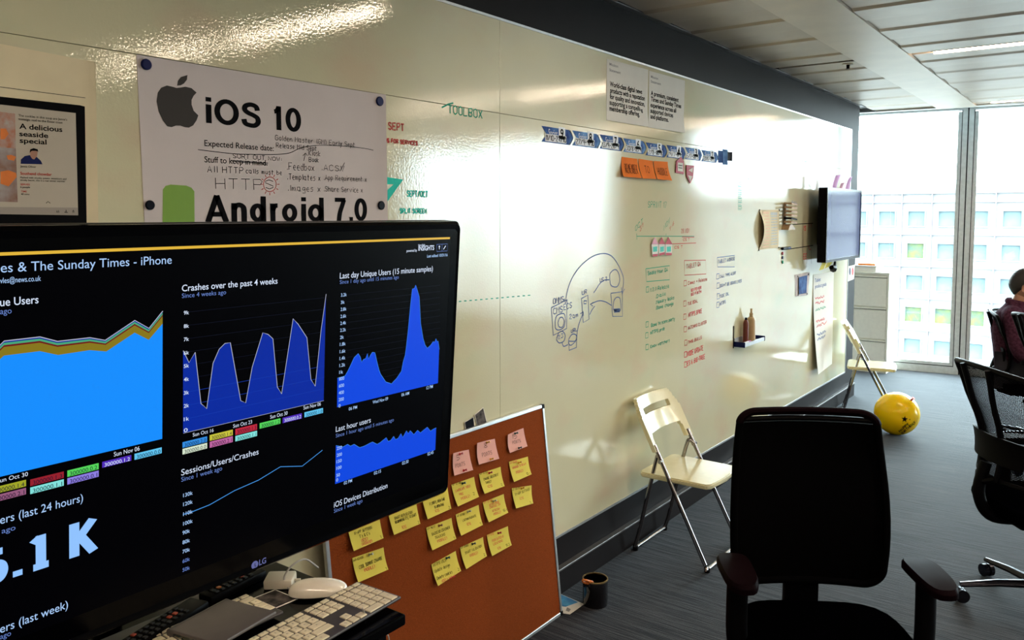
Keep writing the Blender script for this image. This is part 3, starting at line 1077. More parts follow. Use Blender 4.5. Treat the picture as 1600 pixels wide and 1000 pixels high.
letters(poster, 'ink', WB, [('Golden Master (GM) Early Sept', 429.4, 219, 553.6, 8), ('Release Mid Sept', 431, 230.6, 494, 7.5), ('SORT OUT', 363.3, 247, 413, 7), ('NOW:', 418.6, 250.5, 439, 6),
                            ('All HTTP', 323.6, 269, 379.5, 10), ('calls must be', 383.5, 270.5, 439.4, 7), ('Kiosk', 482, 243, 499.6, 8), ('Book', 482, 252.7, 497, 7),
                            ('.Feedbox', 447, 265, 490, 11), ('.ACSV', 501, 266, 537.4, 9), ('.Templates x', 447.8, 280.3, 499.6, 9), ('.App Requirement x', 505, 281, 572, 8), ('.Images x', 448.3, 298, 499.6, 9), ('.Share Service x', 505, 299, 565.7, 8)], **k_)
letters(poster, 'ink', WB, [('HTTP', 336.3, 295, 409, 17), ('S', 414, 295, 426, 14)], **k_)
g = G()
for pts in ([(403, 570), (500, 582), (620, 595), (700, 597), (840, 598), (930, 590), (1000, 560), (1100, 545), (1250, 550), (1380, 565), (1455, 585)], [(592, 632), (700, 640), (808, 648)], [(600, 640), (700, 646), (805, 655)], [(1015, 635), (1025, 590)], [(1010, 605), (1025, 590), (1037, 605)], [(1215, 680), (1225, 694), (1252, 645)]):
    px_line(g, WB, [c2(*p) for p in pts], wd=.0018, n=.0018, smooth=len(pts) > 4)
g.build('pen_line', MT['ink'], poster)
g = G()
ring = [(421 + 10 * math.cos(t * math.pi / 9), 288 + 11.5 * math.sin(t * math.pi / 9)) for t in range(18)]
px_line(g, WB, ring, wd=.002, n=.0018, closed=True)
for t in range(12):
    a = t * math.pi / 6
    px_line(g, WB, [(421 + 11.5 * math.cos(a), 288 + 13 * math.sin(a)), (421 + 15 * math.cos(a), 288 + 17 * math.sin(a))], wd=.002, n=.0018)
g.build('red_pen_circle', MT['redpen'], poster)
g = G()
px_poly(g, WB, [c2(*p) for p in [(278, 213), (300, 211), (330, 206), (365, 214), (395, 240), (378, 258), (366, 282), (366, 310), (378, 345), (405, 372), (395, 400), (375, 430), (350, 443), (325, 440), (300, 431), (275, 431), (250, 440), (225, 435), (200, 403), (175, 350), (163, 290), (170, 240), (190, 212), (222, 199), (255, 206)]], n=.0018)
px_poly(g, WB, [c2(*p) for p in [(282, 200), (286, 172), (305, 150), (342, 138), (339, 165), (322, 187), (303, 198)]], n=.0018)
g.build('fruit_logo', MT['greyink'], poster)
g = G()
rr = [(200, 800), (215, 780), (245, 772), (335, 778), (365, 790), (382, 812), (384, 1100), (196, 1095)]
px_poly(g, WB, [c2(*p) for p in rr], n=.0018)
g.build('green_print_patch', MT['greenp'], poster)


def magnet(x, y, mt, label, rp=8.0, pl=WB, grp=None, base=.002):
    u, v = pl.px(x, y)
    r = abs(pl.px(x, y - rp)[1] - v)
    M = Matrix((pl.U, pl.V, pl.N)).transposed().to_4x4()
    M.translation = pl.pt(u, v, base)
    t = G().lathe([(0, 0), (r, 0), (r, r * .35), (r * .85, r * .5), (0, r * .5)], n=20, M=M).build('magnet', MT[mt], None, True)
    return tag(t, label, 'magnet', grp)


magnet(227, 101, 'navy', 'round blue magnet on the top left corner of the big poster', 8.5)
magnet(591.5, 158.5, 'navy', 'round blue magnet on the top right corner of the big poster', 7.5)
magnet(233, 320.5, 'blackmag', 'round black magnet at the left edge of the poster, beside green print', 7.5)
magnet(594, 321, 'blackmag', 'round black magnet at the right edge of the poster, above the screen', 7.0)

tp, tw_ = sheet('poster', WB, [WB.px(-60, 57), WB.px(147.5, 97), WB.px(152, 352), WB.px(-60, 358)], MT['paperc'], 'cream printed sheet showing a black tablet with a food article', 'poster', uv=True, bulge=lambda a, b: .004 * max(0, a - .9) / .1, nu=20, nv=4)
g = G()
px_line(g, WB, [(-40, 131), (0, 136), (140, 154)], wd=.0012, n=.002)
g.build('printed_rule', MT['ink'], tp)
c3 = lambda a, b: (a / 4.76, 140 + b / 4.76)
g = G()
px_poly(g, WB, [(-50, 144), (0, 151), (124, 164.5), (134, 167), (140, 172), (143, 182), (145, 335), (142, 345), (134, 351), (-50, 352)], n=.0018)
g.build('tablet_print', MT['ink'], tp)
g = G()
px_poly(g, WB, [(-40, 158.5), (0, 163.5), (117.6, 176.8), (121.4, 336.4), (-40, 334)], n=.0021)
g.build('page_print', MT['tabscreen'], tp)
g = G()
px_poly(g, WB, [(-40, 323), (121, 324.5), (121.4, 336.4), (-40, 334)], n=.0024)
g.build('toolbar_print', MT['tabgrey'], tp)
g = G()
px_poly(g, WB, [(-38, 170), (22.7, 177.8), (24, 232), (-38, 228)], n=.0024)
g.build('food_photo', MT['food1'], tp)
g = G()
px_poly(g, WB, [(-38, 228), (24, 232), (26.9, 316), (-38, 314)], n=.0024)
g.build('food_photo', MT['food2'], tp)
g = G()
px_poly(g, WB, [c3(*p) for p in [(0, 610), (60, 600), (115, 620), (120, 650), (60, 720), (0, 700)]], n=.0026)
g.build('food_detail', MT['orangepl'], tp)
g = G()
px_poly(g, WB, [c3(*p) for p in [(0, 290), (40, 290), (60, 330), (30, 370), (0, 370)]], n=.0026)
g.build('food_detail', MT['orangepl'], tp)
g = G()
px_poly(g, WB, [c3(*p) for p in [(45, 490), (80, 485), (115, 500), (100, 530), (55, 520)]], n=.0026)
g.build('food_detail', MT['orangepl'], tp)
letters(tp, 'ink', WB, [('A delicious', 29.4, 201, 96.6, 8), ('seaside', 29.4, 212.5, 74.6, 7.5), ('special', 30, 223, 72, 7.5)], bold=.02, n=.0027)
letters(tp, 'ink', WB, [("The cockles in this soup are Jamie's", 28, 182, 104, 3.4), ('nostalgic nod to the Essex coast', 28, 187.5, 97, 3.4), ('Jamie Oliver', 31, 261.2, 55.7, 3), ('Packed with chunky potato, sweetcorn and', 31, 278.5, 103, 2.6), ('smoky bacon, this is a real winter warmer', 31, 282.5, 101, 2.6), ('6 people', 31, 293.6, 46, 2.8), ('40 mins', 32, 304.5, 45, 2.6), ('AA', 87, 332.5, 92, 4)], bold=.008, n=.0027)
letters(tp, 'redpen', WB, [('Southend chowder', 31, 273, 80, 4.4), ('SERVES', 31, 289.5, 46, 2.8), ('TIME', 32, 300.5, 41, 2.8)], bold=.014, n=.0027)
g = G()
px_poly(g, WB, [c3(*p) for p in [(150, 552), (152, 520), (180, 495), (215, 488), (262, 495), (300, 530), (312, 556)]], n=.0026)
g.build('portrait_print', MT['navy'], tp)
g = G()
px_poly(g, WB, [c3(*p) for p in [(222, 495), (218, 455), (232, 448), (262, 450), (276, 462), (272, 495), (250, 520), (235, 515)]], n=.0028)
g.build('portrait_print', MT['skin'], tp)
g = G()
px_poly(g, WB, [c3(*p) for p in [(216, 470), (220, 445), (245, 436), (275, 444), (280, 462), (262, 456), (232, 456)]], n=.003)
px_line(g, WB, [c3(338, 845), c3(353, 832), c3(370, 846)], n=.0028, wd=.0012)
px_line(g, WB, [c3(475, 912), c3(500, 914)], n=.0028, wd=.0015)
px_line(g, WB, [c3(487, 895), c3(487, 910)], n=.0028, wd=.0015)
px_line(g, WB, [c3(541 + 10 * math.sin(i * 2.513), 907 - 12 * math.cos(i * 2.513)) for i in range(6)], n=.0028, wd=.001)
g.build('icon_print', MT['ink'], tp)

# mission statement sheets
for idx, (q, lab, t1, t2) in enumerate((
    ([(947.8, 91.7), (1012.6, 109), (1010.4, 198.6), (947, 187.6)], 'left one of two white printed statement sheets high on the board',
     [('Mission', 951.6, 102, 965, 4.2), ('Statement', 951.6, 111, 969, 4.2)],
     [('World-class digital news', 952.3, 134.5, 1002.7, 7.5), ('products with a reputation', 952.8, 144.5, 1006.8, 7.5), ('for quality and innovation,', 952.3, 154, 1006.8, 7.5), ('supporting a compelling', 952, 163.3, 1003.4, 7.5), ('membership offering.', 951.6, 172.6, 998, 7.5)]),
    ([(1014, 110.5), (1070, 126), (1067, 208), (1012.8, 199)], 'right one of two white printed statement sheets high on the board',
     [('Mission', 1016.4, 121.6, 1027.7, 4), ('Statement', 1016.4, 129, 1032, 4)],
     [('A premium, consistent', 1016.4, 148.6, 1059.6, 7), ('Times and Sunday Times', 1016.4, 157.8, 1063.7, 7), ('experience across all', 1015.8, 167, 1055.8, 7), ('supported devices', 1015.8, 176, 1051, 7), ('and platforms.', 1015.8, 185, 1043.4, 7)]))):
    o, wp = sheet('paper_sheet', WB, q, MT['paperw'], lab, 'paper', 'printed statement sheets', bulge=lambda a, b: .010 * max(0, .3 - b) / .3 * a, nu=6, nv=8, n=.001)
    letters(o, 'lightink', WB, t1, bold=.012, warp=wp, n=.0007)
    letters(o, 'ink', WB, t2, bold=.022, warp=wp, n=.0007)

# sprint chevron cards
xs = [844.8, 893, 936, 973, 1007.9, 1040.5, 1069.8, 1095.6, 1121]
vt = WB.px(846, 196.5)[1]
vb = WB.px(846, 221)[1]
us_ = [WB.px(x, 225)[0] for x in xs]
ords = ['leftmost', 'second from the left', 'third from the left', 'fourth from the left', 'fifth from the left', 'sixth from the left', 'seventh from the left', 'rightmost full']
for i in range(8):
    a, b = us_[i] + .004, us_[i + 1] - .004
    vm = (vt + vb) / 2
    nt_ = .05
    jz = R.uniform(-.004, .004)
    pts = [(a, vt), (b - nt_ * .4, vt), (b + nt_ * .35, vm), (b - nt_ * .4, vb), (a, vb), (a + nt_ * .75, vm)]
    g = G().prism([WB.pt(u, v + jz, .001) for u, v in pts], WB.N * .0006)
    o = tag(g.build('sprint_card', MT['blue1' if i in (1, 3, 6, 7) else 'blue2']), 'blue arrow-shaped sprint card, ' + ords[i] + ' in the row on the board', 'card', 'blue sprint cards in a row')
    g = G()
    put_text(g, WB, 'Sprint', a + .05, vm - .006 + jz, a + .05 + (b - a) * .30, .030, n=.0018)
    g.build('lettering', MT['chevgrey'], o, keep=True)
    g = G()
    bx = a + (b - a) * .56
    g.poly([WB.pt(bx, vm - .012 + jz, .0018), WB.pt(bx + .05, vm - .012 + jz, .0018), WB.pt(bx + .05, vm + .038 + jz, .0018), WB.pt(bx, vm + .038 + jz, .0018)], [(0, 1, 2, 3)])
    g.poly([WB.pt(bx - .1, vb + .004 + jz, .0018), WB.pt(bx + .06, vb + .004 + jz, .0018), WB.pt(bx + .06, vb + .034 + jz, .0018), WB.pt(bx - .1, vb + .034 + jz, .0018)], [(0, 1, 2, 3)])
    for kx in (0, 1): ribbon(g, [(WB.pt(b - .012 + .0 + kx * .0, vt + jz, .0017), WB.N), (WB.pt(b + nt_ * .30, vm + jz, .0017), WB.N), (WB.pt(b - .012, vb + jz, .0017), WB.N)], .005)
    g.build('white_print', MT['chevgrey'], o, keep=True)
    g = G()
    put_text(g, WB, str([9, 8, 7, 6, 5, 4, 3, 2][i]), bx + .012, vm - .006 + jz, bx + .036, .036, n=.0024, bold=.02)
    hand(g, WB, ['11/10-24/10', '27/9-9/10', '13/9-26/9', '30/8-12/9', '2/8-16/8', '19/7-1/8', '5/7-18/7', '21/6-4/7'][i], bx - .095, vb + .008 + jz, bx + .055, .022, wd=.004, n=.0024)
    g.build('lettering', MT['ink'], o, keep=True)
for i, (x0, x1, y0, y1, mt) in enumerate(((1122, 1127, 235, 255, 'blue2'), (1129, 1134, 233, 258, 'blue1'), (1137, 1141.5, 237, 252, 'photobk'))):
    o, _ = sheet('sprint_card', WB, [(x0, y0), (x1, y0 + 1), (x1, y1), (x0, y1 - 1)], MT[mt], ['narrow blue card end just right of the sprint row', 'taller narrow blue card end right of the sprint row', 'narrow dark card end, last on the right of the sprint row'][i], 'card', 'narrow card ends', bulge=lambda a, b: .01 * a * a, nu=4, nv=1)

# orange notes
for i, (q, t) in enumerate((([(971.2, 245), (995.5, 248.3), (996.6, 278.5), (967.4, 276.2)], ('REMEMBER', 974, 270, 993, 14)), ([(997, 248), (1020, 251.5), (1019.6, 279.8), (997.8, 279)], ('TO', 1005, 270, 1012, 11)), ([(1021, 251.5), (1042.8, 252.8), (1044, 282.5), (1021, 280)], ('HUDDLE', 1025, 273, 1040, 11)))):
    o, wp = sheet('sticky_note', WB, q, MT['orange'], 'orange sticky note reading %s' % t[0], 'sticky note', 'orange sticky notes', bulge=lambda a, b: .022 * (1 - b) ** 2, nu=4, nv=8)
    letters(o, 'ink', WB, [t], hand_=True, warp=wp, wd=.0030, jit=.08, name='handwriting')


def outline_card(name, pl, pts, mt, label, cat, group=None, n=.004, th=.003):
    g = G().prism([pl.pt(*pl.px(*p), n) for p in pts], pl.N * th)
    return tag(g.build(name, MT[mt]), label, cat, group)


o = outline_card('paper_tag', WB, [(1062.6, 245.4), (1066.8, 252), (1066.6, 272.4), (1054.2, 270), (1055, 252)], 'redcard', 'red house-shaped tag with a white label, right of the orange notes', 'tag')
g = G(); px_poly(g, WB, [(1056.8, 254), (1065, 254.6), (1065, 268.5), (1057, 267)], n=.0076); g.build('label_print', MT['paperw'], o)
g = G(); px_line(g, WB, [(1058, 258), (1064, 259)], n=.0082, wd=.004); px_line(g, WB, [(1058, 262), (1064, 263)], n=.0082, wd=.004); g.build('lettering', MT['ink'], o)
o = outline_card('paper_tag', WB, [(1071, 257.8), (1082.8, 259), (1081, 278), (1076.5, 286.6), (1071.6, 275.8)], 'redcard', 'red and white pointed tag hanging tip down right of the orange notes', 'tag')
g = G(); px_poly(g, WB, [(1073, 274), (1080, 275.5), (1076.5, 284)], n=.0076); px_poly(g, WB, [(1073.5, 266), (1081, 262), (1080, 270)], n=.0076); g.build('white_print', MT['paperw'], o)
for i, (pts, roof, lab) in enumerate((([(295, 590), (338, 665), (332, 795), (270, 800), (262, 665)], 'pinkcard', 'pink-roofed paper house under the sprint chart, left of three'), ([(375, 588), (414, 665), (411, 775), (345, 790), (344, 665)], 'redcard', 'red-roofed paper house in the middle of three under the chart'), ([(450, 585), (495, 665), (492, 785), (421, 785), (418, 665)], 'redcard', 'red-roofed paper house at the right end of the three'))):
    P = [c4(*p) for p in pts]
    o = outline_card('paper_house', WB, P, 'paperw', lab, 'paper house', 'paper houses under the sprint chart', n=.004, th=.004)
    g = G()
    g.prism([WB.pt(*WB.px(*p), .0082) for p in (P[0], P[1], P[4])], WB.N * .0015)
    g.build('roof', MT[roof], o)
    g = G()
    bx = [(P[4][0] + 2, P[4][1] + 5), (P[1][0] - 2, P[1][1] + 5), (P[1][0] - 2.4, P[1][1] + 12), (P[4][0] + 2.2, P[4][1] + 12)]
    for k in range(4): px_line(g, WB, [(bx[0][0], bx[0][1] + k * 2), (bx[1][0], bx[1][1] + k * 2 - .6)], n=.0086, wd=.006)
    g.build('handwriting', MT['tealpen'], o)
    g = G()
    px_line(g, WB, [(P[3][0] + .4, P[3][1] - 1), (P[2][0] - .4, P[2][1] - 1)], n=.0088, wd=.012)
    g.build('red_edge', MT['redcard'], o)

# bulging leaflet sheet with little magnets
o, wp = sheet('leaflet', WB, [(1186, 328), (1217, 328), (1216, 387), (1185.6, 390.5)], MT['paperc'], 'cream sheet with two printed columns bulging off the board', 'leaflet', bulge=lambda a, b: .035 * math.sin(math.pi * b) * (1 - a) ** 2, nu=8, nv=12)
for (x0, x1, y0, y1, mt) in ((1189.5, 1200, 333, 386, 'orange'), (1203, 1214, 334, 382, 'bluepen')):
    g = G()
    for k in range(12):
        yy = y0 + (y1 - y0) * k / 11
        u0, v0 = WB.px(x0, yy)
        u1, v1 = WB.px(x1, yy)
        ribbon(g, [(WB.pt(u0 + (u1 - u0) * t / 4, v0, wp(u0 + (u1 - u0) * t / 4, v0) + .001), WB.N) for t in range(5)], .008 if k else .02)
    g.build('printed_lines', mat('pale_%s_print' % mt, {'orange': (.85, .60, .42), 'bluepen': (.55, .62, .64)}[mt], .8), o)
for (x, y, l) in ((1186.3, 328.2, 'top left'), (1217.2, 328.2, 'top right'), (1216, 387, 'bottom right'), (1185.3, 391, 'bottom left')):
    magnet(x, y, 'blackmag', 'tiny black magnet on the %s corner of the bulging leaflet' % l, 1.3)
for (x, y, mt, l) in ((1222, 396, 'redcard', 'small red magnet under the blue marker, top of a column of three'), (1222, 402.5, 'navy', 'small navy magnet in the middle of the column of three'), (1222, 409.5, 'greenpen', 'small green magnet at the bottom of the column of three')):
    magnet(x, y, mt, l, 2.6)

# rack of clips at x 1226
u0, vtop = WB.px(1226, 316)
_, vbot = WB.px(1225, 358)
t = thing('clip_rack', 'narrow wooden rack of stacked clips fixed to the board beside the leaflet', 'rack', (0, u0, vbot))
G().b2(.001, .012, u0 - .008, u0 + .008, vbot, vtop).build('post', MT['wood'], t)
for k, yy in enumerate((319, 325, 331, 337, 342, 347.5)):
    _, v = WB.px(1226, yy)
    hh = .012
    G().prism([(.012, u0 - .05, v), (.06, u0 - .03, v - .004), (.075, u0 + .05, v - .01), (.03, u0 + .07, v), (.012, u0 + .04, v)], (0, 0, hh)).build('clip', MT['wood' if k != 4 else 'blackpl'], t)
_, v = WB.px(1226, 358)
G().prism([(.001, u0 - .06, v - .004), (.001, u0 + .10, v - .004), (.001, u0 + .02, v + .035), (.001, u0 - .02, v + .035)], (.05, 0, 0)).build('base', MT['wood'], t)
ua, va = WB.px(1219.5, 388.5)
ub, _ = WB.px(1231.5, 386.8)
t = thing('marker_pen', 'blue marker pen held on the board above three small magnets', 'pen', (0.012, (ua + ub) / 2, va - .012))
G().tube([(.013, ua, va), (.013, ub - .06, va)], .011, 10).build('cap', MT['blackmag'], t, True)
G().tube([(.013, ub - .06, va), (.013, ub, va)], .010, 10).build('barrel', MT['navy'], t, True)

# pen tray with bottles
ya, za = WB.px(1147, 541)
yb, zb = WB.px(1178, 531)
t = thing('pen_tray', 'small aluminium pen tray on the board carrying a spray bottle', 'tray', (0, (ya + yb) / 2, za))
G().b2(.0005, .07, ya, yb, za, za + .006).b2(.064, .07, ya, yb, za + .006, za + .022).b2(.0005, .004, ya, yb, za + .006, za + .05).build('channel', MT['alu'], t)
G().b2(.0005, .0725, ya - .008, ya, za - .003, za + .030, bev=.003).build('end_cap', MT['navy'], t)
G().b2(.0005, .0725, yb, yb + .008, za - .003, za + .030, bev=.003).build('end_cap', MT['navy'], t)
G().b2(.0005, .004, ya - .02, ya - .012, za - .01, za + .13).build('hanger', MT['blackpl'], t)
ym = ya + (yb - ya) * .55
t = thing('spray_bottle', 'cream spray bottle standing on the pen tray', 'bottle', (.036, ym, za + .006))
G().lathe([(0, 0), (.027, 0), (.028, .01), (.028, .14), (.022, .155), (.012, .163), (0, .163)], (.036, ym, za + .0065), 20).build('bottle_body', MT['amber'], t, True)
G().lathe([(0, .163), (.012, .163), (.012, .185), (.007, .19), (.007, .215), (0, .215)], (.036, ym, za + .0065), 14).build('nozzle', MT['amber'], t, True)
t = thing('marker_bottle', 'dark red slim bottle behind the cream spray bottle on the tray', 'bottle', (.030, ym - .075, za + .006))
G().lathe([(0, 0), (.017, 0), (.017, .13), (.010, .15), (0, .15)], (.030, ym - .075, za + .0065), 14).build('bottle_body', mat('dark_red_brown_plastic', (.16, .03, .015), .4), t, True)
G().lathe([(0, .150), (.008, .15), (.008, .165), (0, .165)], (.030, ym - .075, za + .0065), 12).build('cap', MT['blackpl'], t, True)
t = thing('marker_pen', 'purple-capped marker pen lying in the near end of the tray', 'pen', (.05, ya + .06, za + .008))
G().tube([(.052, ya + .01, za + .0165), (.052, ya + .10, za + .0165)], .0095, 10).build('barrel', MT['chevgrey'], t, True)
G().tube([(.052, ya + .10, za + .0165), (.052, ya + .135, za + .0165)], .0098, 10).build('cap', MT['violetn'], t, True)

# picture card, product poster, coloured oval sheet
o, _ = sheet('picture_card', WB, [(1241.6, 429.5), (1263.5, 425), (1260.5, 461), (1242.5, 463.4)], MT['paper'], 'small white-bordered dark blue picture pinned by its corners', 'picture', bulge=lambda a, b: .008 * a, nu=4, nv=2)
g = G(); px_poly(g, WB, [(1246, 433), (1259, 430), (1257.5, 457.5), (1246.2, 459.5)], n=.012); g.build('picture_print', MT['blue2'], o)
for (x, y, l) in ((1244, 431.5, 'top left'), (1260.5, 428.5, 'top right'), (1258.5, 459, 'bottom right'), (1244.2, 461, 'bottom left')):
    magnet(x, y, 'blackmag', 'tiny black magnet on the %s corner of the dark blue picture' % l, 1.2, base=.012)
o, wp = sheet('poster', WB, [(1270.4, 429.5), (1302.5, 423.5), (1299.5, 568.4), (1268, 584)], MT['paperw'], 'tall white goals poster hanging below the wall screen', 'poster', bulge=lambda a, b: .05 * (1 - b) ** 2 * (1 - a), nu=5, nv=10, n=.002)
letters(o, 'bluepen', WB, [('Tablet', 1272.5, 441, 1281.5, 5.5), ('product goals', 1272.5, 450.5, 1290.5, 5.5)], bold=.01, warp=wp, n=.001)
for mt, ys_ in (('redpenb', (468, 476)), ('greenpen', (486,)), ('redpenb', (504, 511)), ('bluepen', (525, 532))):
    for y in ys_:
        g = G()
        ua_, va_, ub_ = hline(WB, 1272.5, y - 1.5, 1287 + int(y) % 4)
        rl = random.Random(int(y))
        q = []
        for k in range(34):
            u_, v_ = ua_ + (ub_ - ua_) * k / 33, va_ + rl.uniform(-.012, .012)
            q.append((WB.pt(u_, v_, wp(u_, v_) + .001), WB.N))
        ribbon(g, q, .007)
        g.build('handwriting', MT[mt], o, keep=True)
o, _ = sheet('paper_sheet', WB, [(1325, 416), (1335.5, 413.5), (1334, 436), (1324.4, 440)], MT['paperw'], 'white slip with coloured ovals below the corner of the wall screen', 'paper')
for x, mt in ((1327.6, 'navy'), (1332, 'redpenb')):
    g = G()
    px_poly(g, WB, [(x + 1.5 * math.cos(a * math.pi / 6), 424 + 6 * math.sin(a * math.pi / 6)) for a in range(12)], n=.002)
    g.build('oval_print', MT[mt], o)

# wall screen on the far end of the board
TX = .15
P2 = Pl((TX, 0, 0), (0, 1, 0), (0, 0, 1))
t = thing('wall_screen', 'dark flat wall screen mounted on the far end of the whiteboard', 'television', (.08, 6.76, 1.29))
y0, y1, z0, z1 = 6.265, 7.265, 1.295, 1.858
G().b2(.085, TX - .004, y0, y1, z0, z1, bev=.006).build('casing', MT['blackpl'], t)
g = G()
for q in ((y0, y0 + .018, z0, z1), (y1 - .018, y1, z0, z1), (y0 + .018, y1 - .018, z0, z0 + .022), (y0 + .018, y1 - .018, z1 - .018, z1)): g.b2(TX - .004, TX + .002, *q)
g.build('bezel', MT['blackgl'], t)
G().b2(TX - .004, TX - .001, y0 + .018, y1 - .018, z0 + .022, z1 - .018).build('screen', mat('grey_blue_screen_glass', (.03, .05, .20), rough=.07, spec=.32, noise=0), t)
G().b2(.0015, .085, 6.55, 6.95, 1.42, 1.72).build('wall_mount', MT['blackpl'], t)
for i, (q, mt, l) in enumerate((([(1309.9, 273.7), (1317.2, 273), (1312.9, 296.4), (1306.5, 295.5)], 'violetn', 'tall violet curled note standing on the wall screen, left'), ([(1318, 286), (1324, 284.5), (1322.3, 297.2), (1318, 298)], 'pinkcard', 'short pink curled note in the middle on the wall screen'), ([(1330, 277.7), (1335, 275), (1333.3, 297.2), (1326.5, 297.2)], 'violetn', 'violet curled note at the far end of the wall screen top'))):
    qq = [P2.px(*p) for p in q]
    vm = min(p[1] for p in qq)
    qq = [(u, max(v, 1.8585) if v < vm + .02 else v) for u, v in qq]
    o, _ = sheet('sticky_note', P2, qq, MT[mt], l, 'sticky note', 'curled notes on the wall screen', uv=True, bulge=lambda a, b: -.03 + .012 * b * b + .008 * math.sin(a * 3.1), nu=5, nv=6, n=0)
for i, (q, l) in enumerate((([(1291.5, 410), (1299, 408.5), (1297, 421), (1290.5, 423)], 'yellow note hanging under the near corner of the wall screen'), ([(1300, 408), (1309, 406), (1306, 417), (1299, 420)], 'second yellow note hanging under the wall screen'))):
    o, _ = sheet('sticky_note', P2, q, MT['yellown'], l, 'sticky note', 'yellow notes under the wall screen', bulge=lambda a, b: -.02 * (1 - b), nu=3, nv=4, n=-.03)
g = G()
p = lambda x, y: P2.pt(*P2.px(x, y), -.03)
g.tube([p(1311, 407), p(1310.5, 415), p(1308, 420), p(1305.5, 418)], [.008, .012, .030, .018], 8)
g.tube([p(1308, 420), p(1312, 416)], [.022, .012], 8)
tag(g.build('cable_hook', MT['blackpl'], None, True), 'black hook-shaped cable loop hanging under the wall screen', 'cable')

# ------------------------------------------------------------ big television with the dashboard
TV = Pl((.65, 0, .998), (0, 1, 0), (.070, 0, 1))
MTV = Matrix((TV.U, TV.V, TV.N)).transposed().to_4x4()
MTV.translation = TV.O
tvt = thing('television', 'large gloss black television showing a dark dashboard of blue charts', 'television', (.63, .86, .95))
TVR = 1.424
TVT = TV.px(722, 346)[1]
g = G()
g.b2(.28, TVR, 0, TVT, -.055, -.008, bev=.006)
g.xf(MTV).build('casing', MT['blackpl'], tvt, True)
su0, su1 = .325, TV.px(703, 372)[0] + .004
sv1 = TV.px(703, 370)[1]
sv0 = TV.px(512, 812)[1]
g = G()


def rrect(u0, u1, v0, v1, r, n=5):
    P = []
    for cx_, cy_, a0 in ((u1 - r, v0 + r, -90), (u1 - r, v1 - r, 0), (u0 + r, v1 - r, 90), (u0 + r, v0 + r, 180)):
        for k in range(n + 1):
            a = math.radians(a0 + 90 * k / n)
            P.append((cx_ + r * math.cos(a), cy_ + r * math.sin(a)))
    return P


def frame_ring(g, outer, inner, n0, n1):
    k = len(outer)
    a = [g.bm.verts.new((u, v, n0)) for u, v in outer]
    b = [g.bm.verts.new((u, v, n1)) for u, v in inner]
    for i in range(k): g.bm.faces.new((a[i], a[(i + 1) % k], b[(i + 1) % k], b[i]))


o1 = rrect(.28, TVR, 0, TVT, .016)
o2 = rrect(.286, TVR - .006, .006, TVT - .006, .014)
o3 = rrect(.292, TVR - .014, .016, TVT - .017, .012)
o4 = rrect(su0, su1, sv0, sv1, .001)
frame_ring(g, o1, o1, -.02, -.006)
frame_ring(g, o1, o2, -.006, .001)
frame_ring(g, o2, o3, .001, -.0005)
frame_ring(g, o3, o4, -.0005, -.0008)
g.xf(MTV).build('bezel', MT['blackgl'], tvt, True)
g = G().b2(su0, su1, sv0, sv1, -.006, -.001)
scr = g.xf(MTV).build('screen', MT['screen'], tvt)
E_ = {
    'title': emit('screen_pale_blue', srgb(170, 205, 250), 1.0), 'white': emit('screen_white', srgb(215, 228, 250), 1.0), 'dim': emit('screen_dim_blue', srgb(110, 140, 215), .8),
    'big': emit('screen_sky_text', srgb(145, 195, 255), 1.0), 'fill1': emit('screen_bright_blue', srgb(22, 142, 255), 1.0), 'gold': emit('screen_gold', srgb(135, 118, 28), 1.0),
    'red': emit('screen_dark_red', srgb(110, 20, 24), 1.0), 'green': emit('screen_sea_green', srgb(70, 165, 120), 1.0), 'navy': emit('screen_navy', srgb(15, 25, 150), 1.0),
    'fill2': emit('screen_deep_blue', srgb(8, 42, 158), 1.0), 'fill3': emit('screen_royal_blue', srgb(14, 72, 225), 1.0), 'line': emit('screen_line_blue', srgb(70, 150, 230), 1.0), 'wline': emit('screen_chart_line', srgb(190, 195, 215), .9),
    'yellow': emit('screen_yellow_line', srgb(225, 180, 60), 1.0), 'grid': emit('screen_faint_grid', srgb(14, 18, 38), 1.0), 'gridb': emit('screen_blue_grid', srgb(20, 60, 175), 1.0), 'logo': emit('badge_glow', srgb(105, 110, 165), .8)}


def scr_col(n, c): return emit('screen_' + n, srgb(*c), 1.0)


LEG = {'lime': scr_col('lime', (160, 165, 40)), 'mauve': scr_col('mauve', (150, 90, 125)), 'crimson': scr_col('crimson', (150, 32, 45)), 'aqua': scr_col('aqua', (130, 225, 220)), 'leaf': scr_col('leaf', (85, 210, 90)), 'lilac': scr_col('lilac', (140, 125, 225)), 'violet': scr_col('violet', (80, 45, 185)), 'cyan': scr_col('cyan', (95, 195, 240)), 'azure': scr_col('azure', (50, 140, 225)), 'ivory': scr_col('ivory', (215, 230, 205)), 'lemon': scr_col('lemon', (200, 195, 60)), 'pinkl': scr_col('rose', (190, 100, 160)), 'redl': scr_col('red', (190, 40, 60)), 'txt': emit('screen_dark_text', srgb(12, 20, 45), 1.0)}


def T(mt, s, x, y, xe, h, **k):
    g = G()
    px_text(g, TV, s, x, y, xe, h, n=.0004, **k)
    g.build('screen_text', E_[mt] if mt in E_ else LEG[mt], tvt, keep=True)


def Fill(mt, pts, n=-.0006, name='chart_area'):
    g = G()
    px_poly(g, TV, pts, n=n)
    return g.build(name, E_[mt] if mt in E_ else LEG[mt], tvt, keep=True)


def Line(mt, pts, wd=.0012, n=0.0, name='chart_line'):
    g = G()
    px_line(g, TV, pts, wd=wd, n=n)
    return g.build(name, E_[mt], tvt, keep=True)


def yat(x0, y0, x): return y0 + (335.0 - y0) / (1750.0 - x0) * (x - x0)


